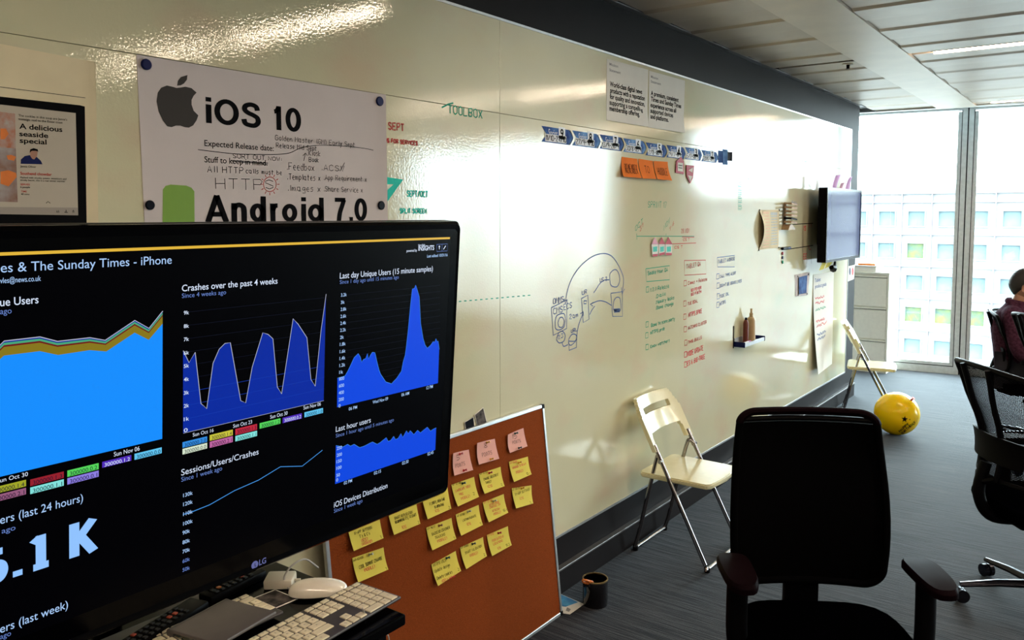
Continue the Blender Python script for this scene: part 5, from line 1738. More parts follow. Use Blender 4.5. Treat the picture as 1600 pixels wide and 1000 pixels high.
notes = [
    ('pinkn', [(705.5, 708), (732.4, 702.5), (736, 734), (706.7, 742.8)], [('5', 713, 719, 718, 8, 0), ('POINTS', 710.5, 731, 725, 6, 0)], [(717, 709.5, 'red'), (721, 735, 'red')], 'pink note headed five points'),
    ('pinkn', [(743, 692), (773, 685.6), (776.9, 716.4), (745, 725.6)], [('8', 756, 700, 761, 8, 0), ('POINTS', 752, 714, 767, 6, 0)], [(760, 691.5, 'yellow'), (763, 717.5, 'yellow')], 'pink note headed eight points'),
    ('pinkn', [(791, 679), (817.8, 668.8), (821, 697), (793.4, 707.6)], [('15', 800, 686, 807.5, 8, 0), ('POINTS', 800, 694, 812, 5, 0)], [(803.5, 677.5, 'green'), (807, 700, 'black')], 'pink note headed fifteen points'),
    ('yellown', [(705.3, 757.5), (739.4, 745), (743.8, 775.8), (710.8, 790.7)], [('AT 13740', 707, 759, 719, 3, 0), ('LANDSCAPE VIDEO', 711, 769, 733, 4, 1), ('FREE', 716, 774, 722, 3.5, 1), ('(MOBILE)', 717, 781, 731, 4, 1), ('3', 736, 773, 738.5, 4, 0)], [(721, 755.5, 'green')], 'yellow note right under the five points note'),
    ('yellown', [(748.2, 740.6), (780.8, 729.3), (783.9, 759), (752.6, 771)], [('AT 13750', 750, 742, 761, 3, 0), ('CHANGE TREATMENT', 755, 751, 777, 4, 0), ('TARGET', 757, 756, 766, 3.5, 0), ('IOS', 759, 762, 766, 4, 1), ('2', 779, 758, 781, 3, 0)], [(763, 739, 'red')], 'yellow note right under the eight points note'),
    ('yellown', [(795.3, 721.6), (823.5, 713.3), (826.1, 740.6), (798.8, 752.7)], [('AT 13680', 797, 725, 807, 3, 1), ('UPGRADE TO REALM', 800, 733, 820, 3.5, 1), ('(MOBILE)', 804, 740, 815, 4, 1), ('S1', 819, 741.5, 824, 3.5, 0)], [(809, 723, 'yellow')], 'yellow note right under the fifteen points note'),
    ('yellown', [(799.7, 763), (829.2, 758.2), (828.8, 786), (802, 793.8)], [('AT 13620', 800.5, 767, 811, 3, 0), ('TV-APP SETTINGS', 804, 775, 826, 4, 0), ('IOS', 810, 781, 816, 4, 1), ('2', 824, 786, 826, 3, 0)], [(813.5, 763, 'yellow')], 'yellow note lowest in the fifteen points column'),
    ('yellown', [(754.4, 785), (785.6, 771.8), (789.6, 800.4), (759.2, 815.4)], [('AT 13712', 756, 787, 768, 3, 1), ('HTTPS PROB', 764, 791, 778, 3.5, 1), ('CHANNEL ON', 764, 795, 780, 3.5, 1), ('AFRESH', 767, 800, 778, 3.5, 1), ('(MOBILE)', 768, 805, 779, 3.5, 1), ('S1', 783, 799, 788, 3.5, 0)], [(769.5, 783, 'clear')], 'yellow note with four red lines in the eight points column'),
    ('yellown', [(712, 804), (746.5, 788.7), (749.8, 819.4), (716, 836.3)], [('AT 13700', 714, 808, 725, 3, 0), ('LISTING PAGINATE', 722, 815, 742, 3.5, 0), ('IOS', 727, 821, 733, 4, 1), ('1', 746, 819, 747.5, 3.5, 0)], [(729.5, 799.5, 'clear')], 'yellow note in the middle of the five points column'),
    ('yellown', [(666, 824.6), (704, 809), (708.4, 841), (670.9, 859)], [('AT-9673', 667.5, 828, 679, 3, 0), ('BACKEND CRASHER', 674, 837, 701, 4.5, 0), ('TRACKING', 678, 842, 693, 4, 0), ('(MOBILE)', 680, 847.5, 695, 4, 1), ('1', 704.5, 841, 706, 3.5, 0)], [(684.5, 821.5, 'brown')], 'yellow note about tracking left of the middle rows'),
    ('yellown', [(674, 882), (710.6, 860.6), (715.9, 891), (679.7, 914.6)], [('HTTPS (TC)', 677, 885.5, 695, 5, 0), ('Update design', 678, 895, 701, 5, 0), ('Delete cookies', 680.5, 905.5, 703, 5, 0), ('(IOS) + Android', 686, 909.5, 706, 4, 1), ('3', 711.5, 891, 713.5, 4, 0)], [(696, 872, 'green')], 'lowest yellow note with three handwritten black lines'),
    ('yellown', [(718.7, 855.4), (753.4, 839), (756.2, 868), (723.8, 888.4)], [('AT-13585', 720, 857.5, 731, 3, 0), ('SMART VALIDATION', 726, 866, 751, 4, 0), ('(MOBILE)', 732, 870, 744, 4, 1), ('3', 752, 868, 754, 3.5, 0)], [(736.5, 850, 'black')], 'yellow note about validation in the bottom row'),
    ('yellown', [(760.7, 836), (792.2, 822), (795, 851), (764.4, 868)], [('AT-1392', 762, 838.5, 771, 3, 1), ('PUSH DATED IN', 768, 847, 785, 4, 1), ('LOCATIONS', 769, 852, 783, 3.5, 1), ('IOS', 774, 858, 779, 3.5, 1), ('S3', 787, 853, 792.5, 3.5, 0)], [(777, 833, 'red')], 'yellow note with red writing right in the bottom row'),
    ('yellown', [(540.5, 811), (589.5, 791), (594.4, 840), (547.9, 860)], [('IN-APP SETTINGS', 552, 835.5, 579, 4.5, 0), ("T's & C's", 559.5, 840, 575, 4.5, 0), ('(IOS)', 561, 846.5, 571, 5, 1), ('(ANDROID)', 561, 852, 577, 4.5, 1), ('1', 589.5, 839.5, 591, 4, 0)], [(566, 803, 'clear')], 'upper yellow note at the left end of the cork board'),
    ('yellown', [(550.3, 872), (597.8, 855), (601.9, 888.8), (555, 909)], [('AT-13705', 552, 877.5, 567, 3.5, 0), ('COOL SUMMIT CHANGE', 560, 889, 595, 5.5, 0), ('(MOBILE)', 566.5, 893, 583, 5, 1), ('1', 598, 889, 599.5, 4, 0)], [(575.5, 866.5, 'clear')], 'lower yellow note at the left end of the cork board'),
    ('yellown', [(603, 783), (646.5, 765), (652, 817.5), (610.9, 835)], [('SMART REPLICATION', 614.5, 812, 642, 4.5, 0), ('REQUIREMENTS, TO DART', 615, 818, 647.5, 4.5, 0), ('IOS', 624, 826, 630.5, 5, 1), ('2', 648.5, 817, 650.5, 4, 0)], [(624, 778, 'brown')], 'yellow note about replication, half hidden by television'),
    ('yellown', [(655, 756), (695.5, 740), (700.5, 794), (663.4, 810.6)], [('FLURRY, NEW TAB', 669, 789.5, 692, 4.5, 0), ('IS UPDATING', 676, 794, 690, 4, 0), ('IOS', 676, 800, 682, 4.5, 1), ('2', 696.5, 794, 698.5, 4, 0)], [(675, 752, 'brown')], 'yellow note about a tab, half hidden by television'),
]
for mt, q, lines, pins, lab in notes:
    pk = mt == 'pinkn'
    bfn = (lambda a, b: .014 * max(0, (b - a) - .35) ** 1.2 + .010 * (1 - b) ** 2) if pk else (lambda a, b: .014 * (1 - b) ** 2 + .004 * a * b)
    o, wp = sheet('sticky_note', CB, q, MT[mt], lab, 'sticky note', 'pink points notes' if pk else 'yellow task notes', bulge=bfn, nu=6, nv=6, n=.0)
    for s_, x, y, xe, h, red in lines:
        rise = 0
        g = G()
        px_hand(g, CB, s_, x, y, xe, h, wd=.0016 if h > 6 else .0013, n=.0006, warp=wp, jit=.15, rise=-1.2)
        g.build('handwriting', MT['redpenb' if red else 'ink'], o, keep=True)
    for (x, y, c_) in pins:
        u, v = CB.px(x, y)
        pin(x, y, c_, '%s push pin %s %s' % ({'clear': 'pale'}.get(c_, c_), 'low on the' if (pk and (x, y, c_) == pins[-1]) else 'in the', lab), wp(u, v) + .0005)

for q, mt, l in (([(724.4, 659.2), (738.8, 650.8), (741.5, 672), (726.8, 678)], 'photobk', 'small black photo card poking up behind the cork board, left'), ([(740, 647.6), (754, 636), (761, 664), (745.5, 670)], 'photo', 'small grey portrait card poking up behind the cork board, right')):
    o, _ = sheet('photo_card', WB, q, MT['paperw'], l, 'card', n=.003)
    cx_ = sum(p[0] for p in q) / 4
    cy_ = sum(p[1] for p in q) / 4
    g = G()
    px_poly(g, WB, [(cx_ + (p[0] - cx_) * .88, cy_ + (p[1] - cy_) * .92) for p in q], n=.0045)
    g.build('card_print', MT[mt], o)

# pen pot with scissors, leaflet on the floor
px_, py_ = .175, 2.905
t = thing('pen_pot', 'gloss black pot with a brass rim standing on the carpet by the skirting', 'pot', (px_, py_, 0))
G().lathe([(0, 0), (.052, 0), (.052, .018), (.0535, .02), (.0535, .108), (.050, .108), (.050, .006), (0, .006)], (px_, py_, .001), 28).build('pot_body', MT['pot'], t, True)
G().lathe([(.0500, .108), (.0545, .108), (.0545, .113), (.0500, .113), (.0500, .108)], (px_, py_, .001), 28).build('rim', MT['gold'], t, True)
t = thing('scissors', 'orange-handled scissors leaning out of the black pot', 'scissors', (px_ - .01, py_ - .03, .05))
for k, (dy, dz) in enumerate(((-.012, 0), (.016, -.010))):
    base = Vector((px_ + .0, py_ - .045 + dy, .112 + dz))
    dr = Vector((-.012, -.028 - .01 * k, .022)).normalized()
    sd = Vector((.6, .1, .3)).normalized() if k else Vector((.5, .3, .2)).normalized()
    L_ = .030
    ring = [base + dr * (L_ * .5 + L_ * .55 * math.cos(a)) + sd * (.010 * math.sin(a)) for a in [i * math.pi / 8 for i in range(16)]]
    G().tube(ring, .0045, 8, closed=True).build('handle', MT['orangepl'], t, True)
    G().prism([base, base + Vector((.004, .004, 0)), Vector((px_ + .01, py_ + .02 + dy * .3, .02)), Vector((px_ + .004, py_ + .018 + dy * .3, .02))], (0.001, 0, .001)).build('blade', MT['alu'], t)
for k, (a, b, mt, l) in enumerate(((.02, .02, 'yellown', 'yellow pencil end inside the black pot'), (.025, -.01, 'paperw', 'white pen end inside the black pot'), (-.015, .03, 'wood', 'wooden pencil end inside the black pot'))):
    t = thing('pen', l, 'pen', (px_ + a, py_ + b, .008))
    G().tube([(px_ + a * .4, py_ + b * .4, .009), (px_ + a, py_ + b, .100)], .0036, 8).build('barrel', MT[mt], t, True)
    G().tube([(px_ + a, py_ + b, .100), (px_ + a * 1.05, py_ + b * 1.05, .106)], [.0036, .002], 8).build('tip', MT['ink'], t, True)
fz = lambda x, y, z=.0008: zpt(x, y, z)
q = [fz(866, 924), fz(893, 935.5), fz(913, 944), fz(890.5, 960), fz(862, 956)]
o = G().prism(q, (0, 0, .0006)).build('leaflet', MT['paperw'])
tag(o, 'blue and white leaflet on the carpet at the foot of the cork board', 'leaflet')
G().prism([fz(867, 925, .0014), fz(893, 936, .0014), fz(903, 941, .0014), fz(884, 948, .0014), fz(862, 945, .0014)], (0, 0, .0003)).build('blue_print', MT['skyb'], o)
G().prism([fz(886, 949, .0014), fz(892, 952, .0014), fz(889, 956, .0014), fz(884, 954, .0014)], (0, 0, .0003)).build('small_picture', MT['lightink'], o)

# ------------------------------------------------------------ folding chairs
def folding_chair(label, loc, rz, lab_group):
    t = thing('folding_chair', label, 'chair', loc, rz, lab_group)
    r = .0098
    w2 = .192
    def uu(pts, nm='leg_frame'):
        return
    # front legs run up into the backrest; U-shaped bar on the floor joins them
    top, ft = (.022, .745), (.398, .012)
    def on(s_): return (ft[0] + (top[0] - ft[0]) * s_, ft[1] + (top[1] - ft[1]) * s_)
    for sg in (-1, 1):
        a, b = on(0.02), on(.74)
        G().tube([(a[0], sg * w2, a[1] + .006), (b[0], sg * w2 * .97, b[1])], r, 12).build('front_leg', MT['chrome'], t, True, world=False)
        c0 = on(.64)
        G().tube(spline([(.012, sg * (w2 - .022), .022), (.035, sg * (w2 - .022), .10), (.105, sg * (w2 - .022), .40), (.125, sg * (w2 - .020), .478), (.135, sg * (w2 - .014), .500), (c0[0] + .004, sg * (w2 - .006), c0[1] + .0)], 4), r, 12).build('rear_leg', MT['chrome'], t, True, world=False)
        G().tube([(c0[0], sg * (w2 - .014), c0[1]), (c0[0], sg * (w2 + .013), c0[1])], .010, 10).build('pivot', MT['chrome'], t, True, world=False)
        G().lathe([(0, 0), (.013, 0), (.013, .02), (0, .02)], (.012, sg * (w2 - .03), .001), 12).build('foot_cap', MT['blackpl'], t, True, world=False)
        G().lathe([(0, 0), (.013, 0), (.013, .02), (0, .02)], (.398, sg * (w2 - .006), .001), 12).build('foot_cap', MT['blackpl'], t, True, world=False)
    G().tube(spline([(.395, -w2, .024), (.40, -w2 + .02, .014), (.40, w2 - .02, .014), (.395, w2, .024)], 5), r * .95, 12).build('floor_bar', MT['chrome'], t, True, world=False)
    G().tube([(.012, -w2 + .022, .014), (.012, w2 - .022, .014)], r * .95, 12).build('floor_bar', MT['chrome'], t, True, world=False)
    # seat
    P = []
    for (x, y) in ((.052, -.190), (.385, -.182), (.403, -.158), (.411, 0), (.403, .158), (.385, .182), (.052, .190), (.036, .16), (.034, -.16)): P.append((x, y))
    g = G()
    g.prism([(x, y, .385) for x, y in P], (0, 0, .024))
    bmesh.ops.bevel(g.bm, geom=g.bm.edges[:], offset=.006, segments=2, affect='EDGES')
    g.build('seat', MT['cream'], t, True, world=False)
    # backrest: curved shell with a slot, wraps down over the tubes
    def back(a, s_):
        """a -1..1 across, s_ along the tube line"""
        x, z = on(s_)
        return Vector((x - .030 * (1 - a * a) + .004, a * (w2 + .016), z))
    na, ns = 24, 14
    s0_, s1_ = .70, 1.03
    def inside(a, s_):
        aa = abs(a)
        if s_ > 1.02 - .06 * max(0, aa - .8) / .2 * 2: return False
        if s_ < .80 + .0 * aa and aa < .80 - max(0, s_ - .775) * 3 + 0: return False
        if .905 < s_ < .948 and aa < .66: return False
        return True
    g = G()
    va = {}
    def vv(i, j, k):
        if (i, j, k) not in va:
            p = back(-1 + 2 * i / 48, s0_ + (1.03 - s0_) * j / 33)
            aa = abs(-1 + 2 * i / 48)
            if aa > .99 and False: pass
            if j > 30 and aa > .85: p.y *= 1 - .04 * (j - 30) / 3
            va[(i, j, k)] = g.bm.verts.new(p + (Vector((-.016, 0, -.006)) if k else Vector((.004, 0, 0))))
        return va[(i, j, k)]
    cells = {(i, j) for i in range(48) for j in range(33) if inside(-1 + 2 * (i + .5) / 48, s0_ + (1.03 - s0_) * (j + .5) / 33)}
    for (i, j) in cells:
        g.bm.faces.new((vv(i, j, 0), vv(i + 1, j, 0), vv(i + 1, j + 1, 0), vv(i, j + 1, 0)))
        g.bm.faces.new((vv(i, j, 1), vv(i, j + 1, 1), vv(i + 1, j + 1, 1), vv(i + 1, j, 1)))
        for di, dj, e0, e1 in ((-1, 0, (0, 0), (0, 1)), (1, 0, (1, 0), (1, 1)), (0, -1, (0, 0), (1, 0)), (0, 1, (0, 1), (1, 1))):
            if (i + di, j + dj) not in cells:
                g.bm.faces.new((vv(i + e0[0], j + e0[1], 0), vv(i + e1[0], j + e1[1], 0), vv(i + e1[0], j + e1[1], 1), vv(i + e0[0], j + e0[1], 1)))
    bmesh.ops.smooth_vert(g.bm, verts=g.bm.verts[:], factor=.4, use_axis_x=False, use_axis_y=True, use_axis_z=True)
    g.build('backrest', MT['cream'], t, True, world=False)
    return t


folding_chair('cream folding chair with chrome legs beside the whiteboard, nearest the camera', (.036, 3.665, 0), 0, 'cream folding chairs')
folding_chair('cream folding chair with chrome legs at the far end, by the filing cabinet', (.075, 7.13, 0), math.radians(13), 'cream folding chairs')

# ------------------------------------------------------------ balloon
BC = Vector((.612, 6.586, .158))
BRX = .160


def sph(x, y, off=.001):
    r = ray(x, y).normalized()
    d = CP - BC
    rad = BRX + off
    b_ = d.dot(r)
    c_ = d.dot(d) - rad * rad
    k = b_ * b_ - c_
    if k < 0: k = 0
    p = CP + r * (-b_ - math.sqrt(k))
    return p


bal = thing('balloon', 'yellow balloon with a red knot and black birthday print on the carpet', 'balloon', (BC.x, BC.y, 0))
g = G()
bmesh.ops.create_uvsphere(g.bm, u_segments=40, v_segments=24, radius=BRX)
Mb = Matrix.Translation(BC)
g.xf(Mb).build('skin', MT['yball'], bal, True)
kd = (sph(1424, 625, 0) - BC).normalized()
kp = BC + kd * (BRX - .003)
G().tube([kp, kp + kd * .010, kp + kd * .016, kp + kd * .026], [.012, .006, .007, .014], 10).build('knot', MT['redrub'], bal, True)
g = G()
cs = (1413.5, 655)
st_ = []
for i in range(10):
    rr_ = 5.4 if i % 2 == 0 else 2.3
    a = math.radians(-90 + i * 36 + 6)
    st_.append(sph(cs[0] + rr_ * math.cos(a), cs[1] + rr_ * math.sin(a), .0016))
ctr = sph(*cs, .002)
g.poly([ctr] + st_, [(0, i + 1, (i + 1) % 10 + 1) for i in range(10)])
g.build('star_print', MT['ink'], bal, keep=True)
g = G()
for s_, (xa, ya), (xb, yb), h in (('HAPPY', (1406.5, 675.5), (1420.5, 663.5), 3.8), ('BIRTHDAY', (1410.5, 678.5), (1431, 660.5), 3.6)):
    stt, W_ = strokes(s_, .05)
    dx, dy = (xb - xa) / W_, (yb - ya) / W_
    ln = math.hypot(dx, dy)
    nx, ny = dy / ln, -dx / ln
    for pts in stt:
        q = []
        for x, y in pts:
            hh = -y / 6 * h
            P_ = sph(xa + dx * x - nx * hh * -1 * 0 + (nx * y / 6 * h), ya + dy * x + (ny * y / 6 * h), .0016)
            q.append((P_, (P_ - BC).normalized()))
        ribbon(g, q, .005)
for (x, y, r_) in ((1421.5, 655.5, .004), (1428, 663, .004), (1410.5, 661, .002)):
    P_ = sph(x, y, .0016)
    n_ = (P_ - BC).normalized()
    ribbon(g, [(P_ + Vector((0, 0, r_)), n_), (P_ - Vector((0, 0, r_)), n_)], r_ * 2)
g.build('lettering', MT['ink'], bal, keep=True)

# ------------------------------------------------------------ filing cabinet with box on top
cab = thing('filing_cabinet', 'cream steel filing cabinet with wide drawers beside the windows', 'cabinet', (-.22, 9.2, 0))
cx0, cx1, cy0, cy1 = -.47, .026, 9.00, 9.30
CT = 1.058
G().b2(cx0, cx1, cy0 + .022, cy1, .05, CT - .02).build('carcass', MT['cabinet'], cab)
G().b2(cx0 + .01, cx1 - .01, cy0 + .04, cy1, 0.0, .05).build('plinth', MT['cabinet'], cab)
G().b2(cx0 - .003, cx1 + .003, cy0, cy1, CT - .022, CT, bev=.004).build('top', MT['cabinet'], cab)
G().b2(cx1 - .018, cx1, cy0, cy0 + .022, .05, CT - .022).build('frame_side', MT['cabinet'], cab)
G().b2(cx0, cx0 + .018, cy0, cy0 + .022, .05, CT - .022).build('frame_side', MT['cabinet'], cab)
for (a, b) in ((.072, .352), (.362, .690), (.700, 1.022)):
    d_ = G().b2(cx0 + .022, cx1 - .022, cy0 + .002, cy0 + .021, a, b - .024, bev=.003).build('drawer', MT['cabinet'], cab)
    G().b2(cx0 + .022, cx1 - .022, cy0 - .004, cy0 + .021, b - .017, b - .002, bev=.002).build('handle_lip', MT['cabinet'], d_)
    G().b2(cx0 + .022, cx1 - .022, cy0 + .016, cy0 + .0215, b - .026, b - .016).build('finger_recess', MT['cabdark'], d_)
t = thing('storage_box', 'white flat box on top of the filing cabinet', 'box', (-.24, 9.15, CT))
G().b2(-.36, -.11, 9.03, 9.24, CT + .001, CT + .05, bev=.002).build('box_body', MT['paperw'], t)
G().b2(-.364, -.106, 9.026, 9.244, CT + .052, CT + .064, bev=.002).build('lid', MT['paperw'], t)
o = G().b2(-.30, -.13, 9.06, 9.16, CT + .0645, CT + .085, bev=.006).build('pencil_case', MT['orangepl'])
tag(o, 'orange-red pencil case lying on the white box', 'pencil case')
G().b2(-.30, -.13, 9.10, 9.104, CT + .085, CT + .088).build('zip', MT['redcard'], o)

# ------------------------------------------------------------ office chairs
def office_chair(label, loc, rz, style, group='black office chairs', top=1.03):
    t = thing('office_chair', label, 'chair', loc, rz, group)
    B = lambda g, nm, mt, par=t, sm=True: g.build(nm, MT[mt], par, sm, world=False)
    # seat cushion, rounded square
    def seat(a, b):
        th = a * 2 * math.pi
        k = 4.0
        c_, s_ = math.cos(th), math.sin(th)
        rad = (abs(c_) ** k + abs(s_) ** k) ** (-1 / k)
        if b < .45:
            q_ = b / .45
            z = .474 - .010 * q_ ** 3 - .006 * (1 - q_)
            rr_ = q_ * .97
        elif b < .6:
            q_ = (b - .45) / .15
            z = .468 - .02 * q_
            rr_ = .97 + .03 * math.sin(q_ * math.pi / 2)
        elif b < .75:
            q_ = (b - .6) / .15
            z = .448 - .035 * q_
            rr_ = 1 - .04 * q_
        else:
            q_ = (b - .75) / .25
            z = .413 - .003 * q_
            rr_ = .96 * (1 - q_)
        return (.015 + rad * c_ * .235 * rr_, rad * s_ * .240 * rr_, z - (.018 if style == 'A' else 0) - (.02 * max(0, rad * c_ * rr_ - .6)))
    B(G().grid(seat, 40, 20), 'seat', 'blackfab')
    B(G().b2(-.16, .17, -.12, .12, .375, .412, bev=.01), 'seat_mechanism', 'blackpl')
    if style == 'A':
        def hw(s_): return .207 + .026 * math.sin(math.pi * min(1, (1 - s_) * .72)) - .008 * (1 - s_) ** 6
        bz0, bz1 = .508, 1.037
        def bp(a, s_):
            z = bz0 + (bz1 - bz0) * s_
            x = -.235 - .045 * s_ + .030 * math.sin(math.pi * min(1, s_ * 1.3)) * .6 + .035 * a * a
            return Vector((x, a * hw(s_), z))
    else:
        def hw(s_): return .175 + .085 * s_ ** 1.5
        bz0, bz1 = .56, top
        def bp(a, s_):
            z = bz0 + (bz1 - bz0) * s_ - .018 * a * a * s_
            x = -.225 - .07 * s_ ** 2 + .035 * math.sin(math.pi * min(1, s_ * 1.5)) * .6 + .055 * a * a
            return Vector((x, a * hw(s_), z))
    # frame tube around the backrest with rounded corners
    path = []
    N_ = 10
    def corner(a, s_, ra, rs, q0):
        out = []
        for k in range(N_ + 1):
            th = math.radians(q0 + 90 * k / N_)
            out.append((a + ra * math.cos(th), s_ + rs * math.sin(th)))
        return out
    ra, rs = (.24, .062) if style == 'A' else (.10, .03)
    o_ = corner(1 - ra, 1 - rs, ra, rs, 0) + [(x / 6 * (1 - ra), 1) for x in range(5, -6, -1)] + corner(-1 + ra, 1 - rs, ra, rs, 90) + [(-1, y / 10) for y in range(9, 1, -1)] + corner(-1 + ra, rs * 1.6, ra, rs * 1.6, 180) + [(x / 6 * (1 - ra), 0) for x in range(-5, 6)] + corner(1 - ra, rs * 1.6, ra, rs * 1.6, 270) + [(1, y / 10) for y in range(2, 10)]
    B(G().tube([bp(a, s_) for a, s_ in o_], .0115 if style == 'A' else .011, 10, closed=True), 'back_frame', 'blackmesh' if style == 'A' else 'blackpl')
    if style == 'A': B(G().tube([bp(a, s_) + Vector((.001, 0, .001)) for a, s_ in corner(1 - ra, 1 - rs, ra, rs, 0) + [(x / 6 * (1 - ra), 1) for x in range(5, -6, -1)] + corner(-1 + ra, 1 - rs, ra, rs, 90)], [.0125] * 33, 10, flat=1.2), 'top_bar', 'armpad')
    def inner(a, s_):
        # squeeze a by the corner rounding
        lim = 1.0
        if s_ > 1 - rs: lim = (1 - ra) + ra * math.sqrt(max(0, 1 - ((s_ - (1 - rs)) / rs) ** 2))
        if s_ < rs * 1.6: lim = (1 - ra) + ra * math.sqrt(max(0, 1 - ((rs * 1.6 - s_) / (rs * 1.6)) ** 2))
        return a * lim
    if style == 'A':
        top_ = .938
        B(G().grid(lambda a, b: bp(inner(-1 + 2 * a, b * top_), b * top_), 24, 28, .016, (1, 0, 0)), 'back_mesh', 'blackmesh')
        B(G().tube([bp(inner(-.97 + 1.94 * k / 16, .96), .958) for k in range(17)], .008, 8), 'back_crossbar', 'blackpl')
        B(G().b2(-.295, -.262, -.055, .055, .36, .58, bev=.010), 'back_stem', 'blackpl')
        B(G().b2(-.29, -.10, -.05, .05, .352, .385, bev=.01), 'stem_bracket', 'blackpl')
    else:
        g = G()
        X = Vector((1, 0, 0))
        for k in range(1, 74):
            s_ = k / 74
            ribbon(g, [(bp(inner(-1 + 2 * i / 10, s_), s_), X) for i in range(11)], .0036)
        for k in range(1, 66):
            a = -1 + 2 * k / 66
            ribbon(g, [(bp(inner(a, .02 + .96 * i / 10), .02 + .96 * i / 10) + X * .0008, X) for i in range(11)], .0040)
        o = B(g, 'back_mesh', 'blackmesh')
        o['kind'] = 'stuff'
        B(G().grid(lambda a, b: bp((-.9 + 1.8 * a), .16 + .24 * b) + Vector((-.022, 0, 0)), 12, 4, .010, (1, 0, 0)), 'lumbar_support', 'blackpl')
        for sg in (-1, 1): B(G().tube([bp(sg * .34, s_ / 8) + Vector((-.018, 0, 0)) for s_ in range(0, 9)], [.012] * 9, 8), 'back_strut', 'blackpl')
        B(G().tube(spline([(-.10, 0, .38), (-.22, 0, .40), (-.27, 0, .50), bp(0, .14) + Vector((-.03, 0, 0))], 6), .024, 10), 'back_stem', 'blackpl')
        B(G().tube(spline([bp(-.34, .02) + Vector((-.02, 0, 0)), (-.265, 0, .545), bp(.34, .02) + Vector((-.02, 0, 0))], 6), .014, 8), 'lower_yoke', 'blackpl')
    # arms
    az = .655 if style == 'A' else .66
    for sg in (-1, 1):
        ay = .262 if style == 'A' else .272
        arm = B(G().tube(spline([(.02, sg * .19, .395), (.015, sg * (ay - .02), .40), (.01, sg * ay, .45), (.01, sg * ay, az - .03)], 6), [.020] * 19, 12, flat=1.5), 'arm_post', 'blackpl')
        def pad(a, b, sg=sg, ay=ay):
            th = a * 2 * math.pi
            c_, s_ = math.cos(th), math.sin(th)
            rad = (abs(c_) ** 3.4 + abs(s_) ** 3.4) ** (-1 / 3.4)
            prof = [(0, 1), (.92, 1), (1, .7), (1, .2), (.9, 0), (0, 0)]
            q_ = b * 5
            i = min(4, int(q_))
            f_ = q_ - i
            rr_ = prof[i][0] * (1 - f_) + prof[i + 1][0] * f_
            zz = prof[i][1] * (1 - f_) + prof[i + 1][1] * f_
            x = rad * c_ * rr_
            y = rad * s_ * rr_
            return (.02 + .115 * x, sg * (ay + .004) + .047 * y * (1 - .05 * x), az - .028 + .030 * zz - .008 * abs(x) ** 3)
        B(G().grid(pad, 28, 15), 'arm_pad', 'armpad' if style == 'A' else 'blackpl', arm)
    # base
    B(G().tube([(0, 0, .10), (0, 0, .24)], .027, 14).tube([(0, 0, .24), (0, 0, .378)], .014, 12), 'gas_lift', 'blackpl')
    B(G().lathe([(0, .065), (.045, .07), (.045, .105), (.03, .12), (0, .12)], n=20), 'hub', 'metalbk')
    for k in range(5):
        a = math.radians({'A': 20, 'B': 0}[style] + 72 * k) - (rz if style == 'B' else 0) + (math.radians(207) if style == 'B' else 0)
        dx, dy = math.cos(a), math.sin(a)
        lg = B(G().tube([(dx * .03, dy * .03, .098), (dx * .16, dy * .16, .092), (dx * .305, dy * .305, .074)], [.022, .019, .014], 10, flat=.8), 'base_leg', 'metalbk')
        cxx, cyy = dx * .30, dy * .30
        px2, py2 = -dy, dx
        cst = B(G().tube([(cxx + px2 * .004, cyy + py2 * .004, .029), (cxx + px2 * .022, cyy + py2 * .022, .029)], .028, 16).tube([(cxx - px2 * .004, cyy - py2 * .004, .029), (cxx - px2 * .022, cyy - py2 * .022, .029)], .028, 16), 'castor', 'metalbk', lg)
    return t


office_chair('nearest black office chair, solid mesh back and dark brown arm pads', (1.280, 2.352, 0), math.radians(-56.8), 'A')
office_chair('black see-through mesh office chair at the right, turned away, nearest of its row', (1.69, 4.0, 0), math.radians(36.9), 'B')
office_chair('black mesh office chair partly hiding the seated person, behind the right-hand chair', (1.712, 6.12, 0), math.radians(36.9), 'B')
office_chair('black mesh office chair that the seated person leans back in', (1.47, 6.80, 0), math.radians(4), 'B', top=.965)

# ------------------------------------------------------------ seated person
def skin(name, pts, edges, mt, parent, sub=2):
    me = bpy.data.meshes.new(name)
    me.from_pydata([p[:3] for p in pts], edges, [])
    o = bpy.data.objects.new(name, me)
    o.parent = parent
    COL.objects.link(o)
    md = o.modifiers.new('skin', 'SKIN')
    md.use_smooth_shade = True
    for i, p in enumerate(pts):
        r_ = p[3]
        me.skin_vertices[0].data[i].radius = r_ if isinstance(r_, tuple) else (r_, r_)
    me.skin_vertices[0].data[0].use_root = True
    s_ = o.modifiers.new('sub', 'SUBSURF')
    s_.levels = s_.render_levels = sub
    me.materials.append(MT[mt])
    return o


man = thing('person', 'person with short dark hair in a plum checked shirt seated facing right', 'person', (1.395, 6.80, 0), math.radians(2))
